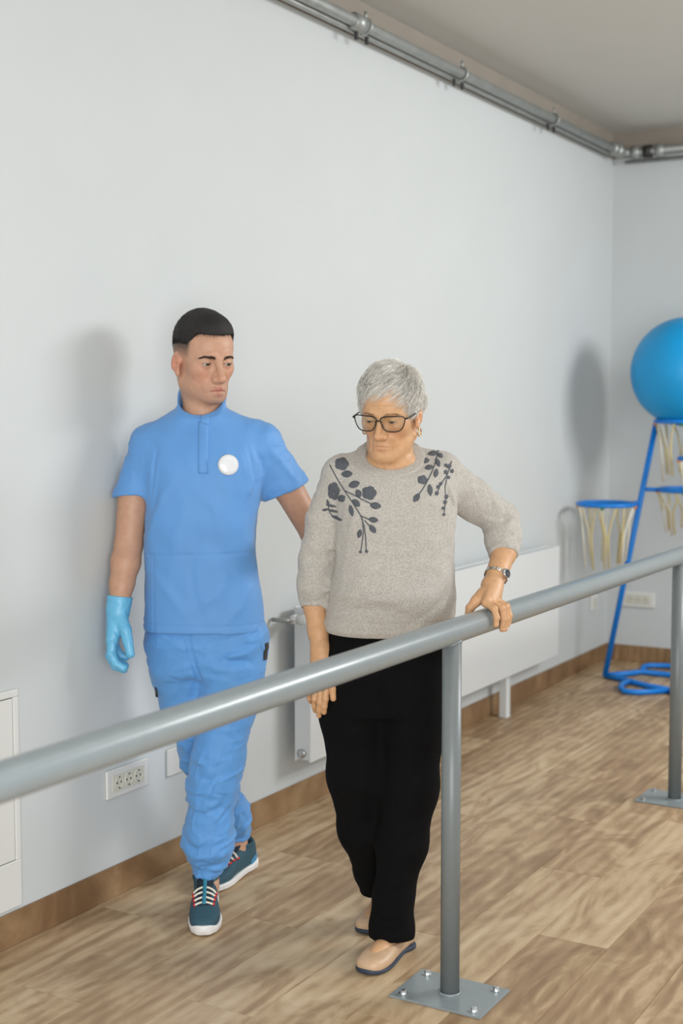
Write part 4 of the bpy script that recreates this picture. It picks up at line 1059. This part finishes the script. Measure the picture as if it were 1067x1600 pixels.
# glasses
gy = -.1035
gs = bpy.data.objects.new('glasses', None); link(gs, LD); gs.empty_display_size = .02
def lens_loop(s, k=1.0):
    o = []
    for a in np.linspace(0, 2*math.pi, 44, endpoint=False):
        c_, s_ = math.cos(a), math.sin(a); ex_ = 3.3
        x = math.copysign(abs(c_)**(2/ex_), c_)*.0298*k; z = math.copysign(abs(s_)**(2/ex_), s_)*.0210*k
        x *= 1 + .25*(z/.021); 
        if x*1 > 0 and z > 0: z += .002*(x/.03)
        X_ = s*(.0380 + x); o.append((X_, gy + .010*(abs(X_)/.066)**2, -.0065 + z))
    return o
for s in (-1, 1):
    L_ = lens_loop(s); fr = MB().tube([HL.out(np.array(p)) for p in L_], .0016, 8, closed=True).build('rim', M_glass_fr, gs, smooth=True)
    l2 = [HL.out(np.array(p)) for p in lens_loop(s, .97)]; c0 = HL.out(np.array((s*.0385, gy + .001, -.0065)))
    th_ = HL.R @ np.array((0, .0012, 0)); b = MB(); n = len(l2)
    v = [c0] + l2 + [c0 + th_] + [q + th_ for q in l2]
    f = [(0, 1 + i, 1 + (i + 1) % n) for i in range(n)] + [(n + 1, n + 2 + (i + 1) % n, n + 2 + i) for i in range(n)] + [(1 + i, n + 2 + i, n + 2 + (i + 1) % n, 1 + (i + 1) % n) for i in range(n)]
    b.add(v, f).build('lens', M_lens, fr, smooth=False)
    MB().tube([HL.out(np.array(p)) for p in [(s*.0705, gy + .008, .007), (s*.0745, gy + .011, .0085), (s*.0770, gy + .020, .007), (s*.0795, -.02, .002), (s*.0795, .018, .000), (s*.077, .034, -.012), (s*.074, .040, -.026)]], [.0022, .0024, .0022, .0018, .0018, .0020, .0018], 8).build('temple', M_glass_fr, gs, smooth=True)
    MB().tube([HL.out(np.array(p)) for p in [(s*.0085, gy + .002, -.010), (s*.0095, gy + .010, -.013)]], .0012, 6).build('nose_pad', M_glass_fr, gs, smooth=True)
MB().tube([HL.out(np.array(p)) for p in [(-.0090, gy, -.0005), (-.004, gy - .002, .0030), (.004, gy - .002, .0030), (.0090, gy, -.0005)]], .0018, 8).build('bridge', M_glass_fr, gs, smooth=True)
# earrings
for s in (-1, 1):
    er = [HL.out(np.array((s*.0790 + .002*math.cos(a), .0015 + .0085*math.cos(a), -.0580 + .0105*math.sin(a)))) for a in np.linspace(0, 2*math.pi, 28, endpoint=False)]
    MB().tube(er, .0017, 8, closed=True).build('hoop_earring', M_gold, LD, smooth=True)

# sweater
lS = Loft([(.868, .030, -.002, .172, .126), (.90, .030, -.004, .178, .132), (.95, .036, -.006, .174, .134), (1.02, .041, -.006, .166, .130), (1.09, .045, -.006, .159, .126), (1.17, .046, -.006, .160, .128), (1.24, .046, -.002, .164, .122), (1.30, .045, .004, .160, .104), (1.345, .040, .008, .125, .082), (1.385, .033, .006, .082, .066), (1.42, .032, .004, .066, .060)], 2.35)
sR = [(-.045, .010, 1.330), (-.098, .014, 1.306), (-.146, .034, 1.180), (-.168, .046, 1.075), (-.174, .026, 1.010), (-.175, .008, .958)]
sL = [(.100, .014, 1.338), (.166, .022, 1.312), (.262, .062, 1.240), (.344, .094, 1.180), (.346, .060, 1.135), (.343, .022, 1.098)]
l_folds = [([(-.14, -.07, .99), (-.06, -.14, 1.005), (.04, -.15, .985), (.13, -.12, 1.01)], .014, .007), ([(-.10, -.10, .955), (-.02, -.14, .965), (.08, -.14, .945)], .012, -.006),
    ([(.19, -.07, 1.06), (.13, -.12, 1.00), (.05, -.14, .96)], .014, .007), ([(.19, -.08, 1.01), (.14, -.12, .96), (.07, -.14, .92)], .012, -.006),
    ([(-.10, -.09, 1.10), (-.05, -.13, 1.07), (.02, -.14, 1.06)], .014, .004), ([(.19, -.05, 1.18), (.15, -.10, 1.12), (.09, -.13, 1.07)], .013, .005),
    ([(-.10, -.07, 1.24), (-.115, -.07, 1.17), (-.10, -.10, 1.10)], .010, -.007), ([(.17, -.07, 1.29), (.195, -.06, 1.23), (.185, -.08, 1.16)], .009, -.006),
    # right sleeve, pushed up
    ([(-.21, .0, 1.06), (-.18, -.01, 1.055), (-.13, .0, 1.07)], .008, .006), ([(-.215, .01, 1.03), (-.18, -.02, 1.020), (-.135, -.01, 1.03)], .008, -.005), ([(-.218, .0, 1.003), (-.18, -.03, .992), (-.135, -.02, 1.0)], .009, .008),
    ([(-.19, .0, 1.12), (-.15, -.02, 1.10), (-.11, .0, 1.12)], .009, .004), ([(-.20, .0, 1.09), (-.16, -.015, 1.078), (-.12, 0, 1.09)], .008, -.004), ([(-.215, .0, .976), (-.18, -.03, .966), (-.135, -.02, .974)], .006, -.006),
    # left sleeve, bunched at the elbow
    ([(.26, .02, 1.26), (.285, .015, 1.22), (.29, .03, 1.18)], .008, .005), ([(.29, .03, 1.265), (.312, .03, 1.22), (.312, .04, 1.17)], .007, -.005), ([(.312, .05, 1.26), (.335, .04, 1.21), (.325, .04, 1.16)], .007, .006),
    ([(.345, .05, 1.24), (.352, .04, 1.20), (.330, .04, 1.15)], .006, -.005), ([(.385, .05, 1.20), (.355, .02, 1.175), (.315, .03, 1.15)], .007, .006), ([(.395, .05, 1.165), (.36, .01, 1.145), (.310, .02, 1.13)], .006, -.004),
    ([(.39, .04, 1.135), (.35, -.01, 1.12), (.305, .01, 1.11)], .007, .004)]
def l_neck(P): return chain(P, [(.031, -.006, 1.320), (.030, -.024, 1.44)], [.0650, .074])
def l_sweater(P):
    d = lS(P, .014)
    a = chain(P, sR, [.045, .056, .051, .047, .046, .0385], .014); b = chain(P, sL, [.046, .060, .054, .049, .048, .041], .014)
    for c, prev, which in ((np.array(sR[-1]), np.array(sR[-2]), 0), (np.array(sL[-1]), np.array(sL[-2]), 1)):
        ax = (c - prev)/np.linalg.norm(c - prev); h_ = (P - c.astype(f32)) @ ax.astype(f32)
        e = smax(b if which else a, h_ - .012, .005)
        e = smax(e, -np.maximum(rcone(P, c - .03*ax, c + .04*ax, (.041 if which else .0385) - .007, (.041 if which else .0385) - .006), -(h_ - .004)), .003)
        if which: b = e
        else: a = e
    d = smin(d, a, .022); d = smin(d, b, .022)
    d = ridges(d, P, l_folds)
    d -= .0022*wob(P, 30, 51) + .0008*wob(P, 90, 52)
    d -= .0022*crease(P, 24, 91, (.7, .7, 1.2), .20) + .0022*crease(P, 34, 92, (.8, .8, 1.1), .2)*np.clip((np.abs(P[:, 0] - .045) - .16)*14, 0, 1)
    # hem rib
    d = d + .0015*np.exp(-((P[:, 2] - .925 + .10*P[:, 1]*0) / .004) ** 2)
    hem = .884 + .10*(P[:, 1] + .12)*.35
    d = smax(d, hem - P[:, 2], .006)
    # neckline
    nk = l_neck(P); d = smax(d, -nk, .004)
    d = smax(d, P[:, 2] - (1.366 + .58*(P[:, 1])), .004)
    return d
sweater = sdf_obj('sweater', l_sweater, (-.25, -.18, .85), (.42, .17, 1.46), .0042, M_knit, LD)
# neckband
def l_band(P):
    e = np.full(len(P), .03, f32); m = near(P, (.03, 0, 1.36), .17)
    if m.any():
        Q = P[m]; ang = np.arctan2(Q[:, 1] + .01, Q[:, 0] - .031)
        e[m] = smax(smax(l_sweater(Q) - .0038 - .0005*np.sin(ang*130), l_neck(Q) - .026, .002), -(l_sweater(Q) + .006), .002)
    return e
sdf_obj('neckband', l_band, (-.10, -.13, 1.27), (.16, .12, 1.45), .0026, M_knit, sweater)

# embroidery
hit_cache = lambda pts: cast(l_sweater, np.array([(x, -.32, z) for x, z in pts], f32), np.tile((0, 1.0, 0), (len(pts), 1)), n=45)
def w2(u, v): return ((440 + u/2.6675 - 533.5)*.00169 - .10, 1.5 - (680 + v/2.6675 - 632)*.00169)
MOT = []
def motif(kind, u, v, rx, ry, ang=0.0):
    n = {'flower': 30, 'leaf': 18, 'berry': 15}[kind]; pts = []
    for ring_ in (1.0, .62, .0):
        for i in range(n if ring_ else 1):
            t = 2*math.pi*i/n
            k = 1.0
            if kind == 'flower': k = .86 + .14*abs(math.cos(2.5*t))
            if kind == 'berry': k = .80 + .20*math.cos(5*t)
            x, y_ = rx*k*math.cos(t)*ring_, ry*k*math.sin(t)*ring_
            if kind == 'leaf': y_ *= 1 - .35*abs(math.cos(t))**2
            c_, s_ = math.cos(ang), math.sin(ang); pts.append(w2(u + c_*x - s_*y_, v + s_*x + c_*y_))
    MOT.append((kind, n, pts))
for q in [('flower', 250, 122, 36, 32), ('flower', 216, 236, 31, 45), ('flower', 364, 237, 36, 35), ('leaf', 272, 163, 28, 17, -.1), ('leaf', 302, 204, 29, 17, -.35), ('leaf', 250, 265, 21, 17, -.7),
          ('leaf', 310, 280, 23, 16, .7), ('leaf', 390, 289, 27, 17, .1), ('leaf', 290, 312, 28, 12, 1.35), ('leaf', 381, 347, 24, 14, .1), ('leaf', 378, 385, 24, 14, .9), ('leaf', 324, 406, 22, 12, -1.35),
          ('berry', 328, 482, 9, 9), ('berry', 353, 479, 10, 10), ('leaf', 205, 300, 26, 7, .15), ('leaf', 180, 318, 16, 7, -.2), ('leaf', 212, 322, 26, 7, .15), ('leaf', 228, 350, 28, 8, .25), ('leaf', 192, 288, 18, 7, 1.3),
          ('leaf', 320, 240, 20, 16, 1.1),
          ('leaf', 640, 79, 28, 12, -.15), ('leaf', 604, 108, 22, 13, -.1), ('leaf', 656, 116, 22, 12, 1.2), ('leaf', 617, 135, 22, 12, -.2), ('leaf', 670, 88, 15, 12, .5), ('leaf', 645, 158, 22, 13, -1.3),
          ('flower', 586, 184, 26, 22), ('leaf', 617, 226, 28, 14, 1.5), ('leaf', 560, 256, 24, 15, -.9),
          ('berry', 704, 132, 15, 15), ('berry', 688, 156, 14, 14), ('berry', 716, 152, 13, 13), ('berry', 690, 128, 11, 11), ('berry', 652, 214, 12, 12), ('berry', 646, 240, 13, 13), ('berry', 664, 202, 11, 11),
          ('berry', 688, 256, 13, 13), ('berry', 682, 278, 13, 13), ('berry', 672, 302, 10, 10), ('berry', 676, 328, 9, 9), ('berry', 700, 178, 10, 10)]: motif(*q)
allp = [p for _, _, pts in MOT for p in pts]; H_, T_ = hit_cache(allp); H_[T_ > .55] = np.nan; k0 = 0
for kind, n, pts in MOT:
    h3 = H_[k0:k0 + len(pts)].copy(); k0 += len(pts)
    if np.isnan(h3).any():
        bad = np.isnan(h3[:, 0]); good = h3[~bad]
        if len(good) < 4: continue
        for i in np.where(bad)[0]: h3[i] = good[np.argmin(((good[:, [0, 2]] - np.array(pts[i]))**2).sum(1))]
    # outward push along the surface normal, domed towards the middle
    e = .002; d0 = l_sweater(h3.astype(f32)); g_ = np.stack([l_sweater((h3 + np.array(o)).astype(f32)) - d0 for o in ((e,0,0),(0,e,0),(0,0,e))], 1); g_ /= np.linalg.norm(g_, axis=1, keepdims=True) + 1e-9
    hgt = np.array([-.0012]*n + [.0026]*n + [.0016])[:, None]
    V = h3 + g_*hgt; f = [(i, (i+1) % n, n + (i+1) % n, n + i) for i in range(n)] + [(n + i, n + (i+1) % n, 2*n) for i in range(n)]
    b = MB(); b.add(V, [q[::-1] for q in f]); b.build({'flower': 'embroidered_flower', 'leaf': 'embroidered_leaf', 'berry': 'embroidered_berry'}[kind], M_emb, sweater, smooth=True)
for st in [[(200, 128), (235, 190), (265, 235), (300, 285), (330, 332), (345, 380), (350, 430), (352, 478)], [(336, 345), (340, 400), (330, 480)], [(265, 232), (310, 252), (350, 272), (395, 290)], [(328, 332), (360, 345), (392, 350)],
           [(345, 350), (372, 380)], [(188, 280), (200, 330), (215, 348), (245, 360)], [(665, 68), (640, 130), (610, 185), (580, 230), (548, 268)], [(716, 112), (695, 165), (682, 215), (684, 265), (676, 335)], [(690, 170), (660, 210), (645, 245)]]:
    pts = []
    for a, c in zip(st, st[1:]):
        for t in np.linspace(0, 1, 6, endpoint=False): pts.append(w2(a[0]*(1-t) + c[0]*t, a[1]*(1-t) + c[1]*t))
    pts.append(w2(*st[-1])); h3, _ = hit_cache(pts); h3 = h3[_ < .45]
    MB().tube([tuple(q) for q in h3], .0017, 6).build('embroidered_stem', M_emb, sweater, smooth=True)

# trousers
lHip = Loft([(.66, .018, .0, .155, .105), (.76, .020, 0, .165, .116), (.86, .024, 0, .162, .118), (.96, .032, 0, .140, .105)], 2.4)
l_tf = [([(.0, -.11, .78), (.02, -.11, .70), (.03, -.10, .62)], .012, -.008), ([(.10, -.11, .50), (.07, -.10, .46), (.04, -.09, .44)], .012, .005), ([(.12, -.07, .40), (.08, -.10, .36), (.03, -.10, .34)], .012, .006),
    ([(.10, -.06, .26), (.06, -.11, .22), (.0, -.10, .20)], .012, .006), ([(.09, -.08, .16), (.05, -.12, .13), (.0, -.11, .12)], .010, .007), ([(.09, -.07, .115), (.05, -.12, .085), (.0, -.11, .09)], .008, -.006), ([(-.12, -.06, .60), (-.13, -.05, .50), (-.11, -.04, .40)], .012, .005)]
def l_trou(P):
    d = lHip(P, .02)
    a = chain(P, [(.100, .0, .80), (.098, -.008, .62), (.086, -.022, .46), (.066, -.038, .30), (.042, -.052, .16), (.038, -.055, .075), (.038, -.056, .04)], [.084, .082, .077, .066, .052, .056, .058], .03)
    b = chain(P, [(-.062, .0, .80), (-.072, .004, .65), (-.058, .016, .48), (-.042, .060, .31), (-.004, .120, .17), (.014, .150, .11), (.014, .150, .07)], [.084, .083, .078, .064, .054, .053, .053], .03)
    a = smax(a, .052 + .22*(P[:, 1] + .10)*-.35 - P[:, 2], .004); b = smax(b, .098 - P[:, 2], .004)
    a = smax(a, -(np.maximum(rcone(P, (.038, -.056, .10), (.038, -.056, .03), .046, .052), P[:, 2] - .085)), .003)
    d = smin(d, smin(a, b, .035), .03)
    d = ridges(d, P, l_tf); d -= .0018*wob(P, 30, 61)
    return d
sdf_obj('trousers', l_trou, (-.20, -.16, .035), (.23, .23, .99), .0044, M_black, LD)

# ballet flats
def flat(F, parent, label):
    perm = lambda q: np.stack([q[:, 0], q[:, 2], -q[:, 1]], 1)
    upL = Loft([(-.078, 0, .032, .010, .022), (-.070, 0, .034, .024, .030), (-.04, 0, .032, .030, .030), (.0, 0, .030, .031, .030), (.05, .001, .027, .037, .027), (.10, .002, .024, .043, .024), (.13, .002, .022, .041, .021), (.155, .001, .020, .032, .018), (.168, 0, .017, .018, .012)], 2.5)
    slL_ = Loft([(-.082, 0, .008, .012, .008), (-.070, 0, .008, .028, .008), (0, 0, .007, .032, .007), (.05, .001, .006, .039, .006), (.10, .002, .006, .045, .006), (.135, .002, .007, .042, .0065), (.16, .001, .009, .030, .007), (.172, 0, .011, .014, .006)], 4.0)
    def upper(P):
        q = F.to(P); d = upL(perm(q), .01); d = smax(d, .008 - q[:, 2], .003)
        op = Loft_op(q); return smax(d, -op, .004)
    def Loft_op(q): return np.maximum(ell(q, (0, -.008, .066), (.0335, .086, .047)), .018 - q[:, 2])
    lo = F.out(np.array([(-.06, -.19, 0), (.06, .10, .08), (-.06, .10, 0), (.06, -.19, .08)])); lo, hi = lo.min(0) - .01, lo.max(0) + .01; lo[2] = -.004
    sh = sdf_obj('shoe', upper, tuple(lo), tuple(hi), .0028, M_flat, parent); sh['label'] = label
    sdf_obj('sole', lambda P: smax(slL_(perm(F.to(P)), .004), .0008 - F.to(P)[:, 2], .002), tuple(lo), tuple(hi), .0026, M_flat_sole, sh)
flat(Frame((.045, -.052, 0), Rz(fa), 1.0), LD, 'beige leather ballet flat, forward foot')
flat(Frame((.030, .225, 0), Rz(-.42), .98), LD, 'beige leather ballet flat, rear foot')

# wristwatch
wc = np.array((.3165, -.038, 1.040)); wa = np.array(lLw) - np.array(lLc); wa /= np.linalg.norm(wa)
wd_ = np.array((.72, -.62, .25)); wd_ -= wa*(wd_ @ wa); wd_ /= np.linalg.norm(wd_); we = np.cross(wa, wd_)
wt = bpy.data.objects.new('wristwatch', None); link(wt, LD); wt.empty_display_size = .02; wt['label'] = 'steel wristwatch with dark round dial'
def wbox(c, ax, hx):
    M = Matrix([list(ax[0]) + [c[0]], list(ax[1]) + [c[1]], list(ax[2]) + [c[2]], [0, 0, 0, 1]]); M3 = Matrix((ax[0], ax[1], ax[2])).transposed()
    v = [tuple(np.array(c) + np.array(M3 @ Vector((sx*hx[0], sy*hx[1], sz*hx[2])))) for sz in (-1, 1) for sx, sy in ((-1,-1),(1,-1),(1,1),(-1,1))]
    return MB().add(v, [(0,3,2,1),(4,5,6,7),(0,1,5,4),(1,2,6,5),(2,3,7,6),(3,0,4,7)])
rw = .0315
for i in range(22):
    a = math.radians(26 + i*(308/21.0)); rd = math.cos(a)*wd_ + math.sin(a)*we; tg_ = -math.sin(a)*wd_ + math.cos(a)*we
    wbox(wc + rd*rw, (rd, tg_, wa), (.0014, .0033, .0055 if i % 2 else .0048)).build('band_link', M_silver, wt, bevel=.0006)
cs = MB().tube([wc + wd_*(rw - .002), wc + wd_*(rw + .0045), wc + wd_*(rw + .0065)], [.0135, .0140, .0120], 32).build('case', M_silver, wt)
MB().tube([wc + wd_*(rw + .0060), wc + wd_*(rw + .0072)], [.0115, .0110], 32).build('dial', M_dial, cs)
for dr_, L_ in ((wa*.6 + we*.8, .006), (we*-.9 + wa*.4, .008)):
    c_ = wc + wd_*(rw + .0075); MB().tube([c_, c_ + dr_*L_], .0005, 5).build('watch_hand', M_silver, cs)
MB().tube([wc + wd_*(rw + .003) + we*.0135, wc + wd_*(rw + .003) + we*.0165], .0018, 8).build('crown', M_silver, cs)
# rings
def finger_ring(a, b, t, r):
    a, b = np.array(a), np.array(b); ax = (b - a)/np.linalg.norm(b - a); c_ = a + (b - a)*t; u = np.cross(ax, (0, 0, 1.0)) if abs(ax[2]) < .9 else np.cross(ax, (1.0, 0, 0)); u /= np.linalg.norm(u); w = np.cross(ax, u)
    MB().tube([c_ + r*(math.cos(q)*u + math.sin(q)*w) for q in np.linspace(0, 2*math.pi, 28, endpoint=False)], .0014, 8, closed=True).build('gold_ring', M_gold, LD, smooth=True)
finger_ring(rp(-.008, .010, .050), rp(-.010, .040, .034), .45, .0100)
finger_ring((-.168, -.042, .749), (-.172, -.047, .706), .50, .0098)
# ------------------------------------------------------------------ hoop stand and exercise ball
ST = empty('hoop_stand', (7.05, 2.03, 0)); tag(ST, 'blue tubular stand carrying several small hoops with nets', 'hoop stand')
M_clipo = mat('orange_clip', (236, 150, 60), 0.5); M_clipg = mat('green_clip', (30, 120, 96), 0.5)
def S3(p): return (p[0] - 7.05, p[1] - 2.03, p[2])
for s in (1, -1):
    f_ = lambda p: (p[0] - 7.05, s*(p[1] - 2.03), p[2])
    MB().tube([f_((7.05, 2.445, .016)), f_((7.05, 2.184, 1.405))], .0155, 12).build('upright', M_blue, ST, smooth=True)
    MB().tube([f_(p) for p in [(7.05, 2.445, .016), (7.20, 2.335, .016), (7.26, 2.300, .016), (7.25, 2.14, .016), (7.25, 2.03, .016)]], .0155, 10).build('base_bar', M_blue, ST, smooth=True)
    MB().tube([f_(p) for p in [(7.26, 2.300, .016), (7.38, 2.335, .020), (7.43, 2.315, .022), (7.48, 2.22, .020), (7.45, 2.12, .016), (7.30, 2.04, .016)]], .0145, 10).build('foot_loop', M_blue, ST, smooth=True)
    MB().tube([f_(p) for p in [(7.05, 2.445, .016), (7.01, 2.33, .016), (6.97, 2.275, .016), (6.90, 2.15, .016), (6.86, 2.03, .016)]], .0155, 10).build('base_bar', M_blue, ST, smooth=True)
    MB().tube([f_(p) for p in [(6.97, 2.275, .018), (6.86, 2.285, .020), (6.77, 2.262, .020), (6.70, 2.215, .018), (6.72, 2.15, .016), (6.84, 2.035, .016)]], .0145, 10).build('foot_loop', M_blue, ST, smooth=True)
rr_ = np.random.default_rng(3)
for c, r, zz, up, tail in (((6.90, 2.400), .150, .972, (7.05, 2.265), .33), ((7.16, 2.045), .150, 1.045, (7.05, 2.250), .24), ((6.96, 1.875), .150, 1.222, (7.05, 1.850), .30), ((7.05, 2.03), .150, 1.412, None, .30)):
    ring_pts = [S3((c[0] + r*math.cos(a), c[1] + r*math.sin(a), zz)) for a in np.linspace(0, 2*math.pi, 36, endpoint=False)]
    hp = MB().tube(ring_pts, .0115, 10, closed=True).build('hoop', M_blue, ST, smooth=True)
    if up:
        d_ = np.array(up) - np.array(c); d_ /= np.linalg.norm(d_); e_ = np.array(c) + d_*(r + .006)
        MB().tube([S3((e_[0], e_[1], zz)), S3((up[0], up[1], zz + .004))], .0115, 8).build('arm', M_blue, hp, smooth=True)
    for k in range(8):
        a0 = 2*math.pi*k/8 + .2; a1 = a0 + math.pi/8; mid = (a0 + a1)/2
        for j, aa in enumerate((a0, a1 + .12)):
            P0 = (c[0] + r*math.cos(aa), c[1] + r*math.sin(aa), zz - .008); r2 = r*.80; r3 = r*.70
            P1 = (c[0] + r2*math.cos(mid + .05*(2*j - 1)), c[1] + r2*math.sin(mid + .05*(2*j - 1)), zz - tail*.50)
            P2 = (c[0] + r3*math.cos(mid + .10*(2*j - 1)), c[1] + r3*math.sin(mid + .10*(2*j - 1)), zz - tail*rr_.uniform(.85, 1.05))
            Pm = tuple((np.array(P0) + np.array(P1))/2 + np.array((rr_.normal()*.006, rr_.normal()*.006, .008)))
            MB().tube([S3(q) for q in (P0, Pm, P1, P2)], [.005, .005, .0058, .005], 6).build('net_cord', M_net if (k + j) % 3 else M_netw, hp, smooth=True)
        if k % 2 == 0:
            MB().ball(S3((c[0] + r*math.cos(a0), c[1] + r*math.sin(a0), zz - .012)), .012, 8, 6).build('clip', M_clipo if k % 4 else M_clipg, hp, smooth=True)
bl = MB().ball((0, 0, 0), (.285, .285, .285), 64, 44).build('exercise_ball', M_ball, None, smooth=True)
bl.location = (7.05, 2.03, 1.412 + .0115 + .2475); tag(bl, 'large blue exercise ball resting on top of the hoop stand', 'ball')
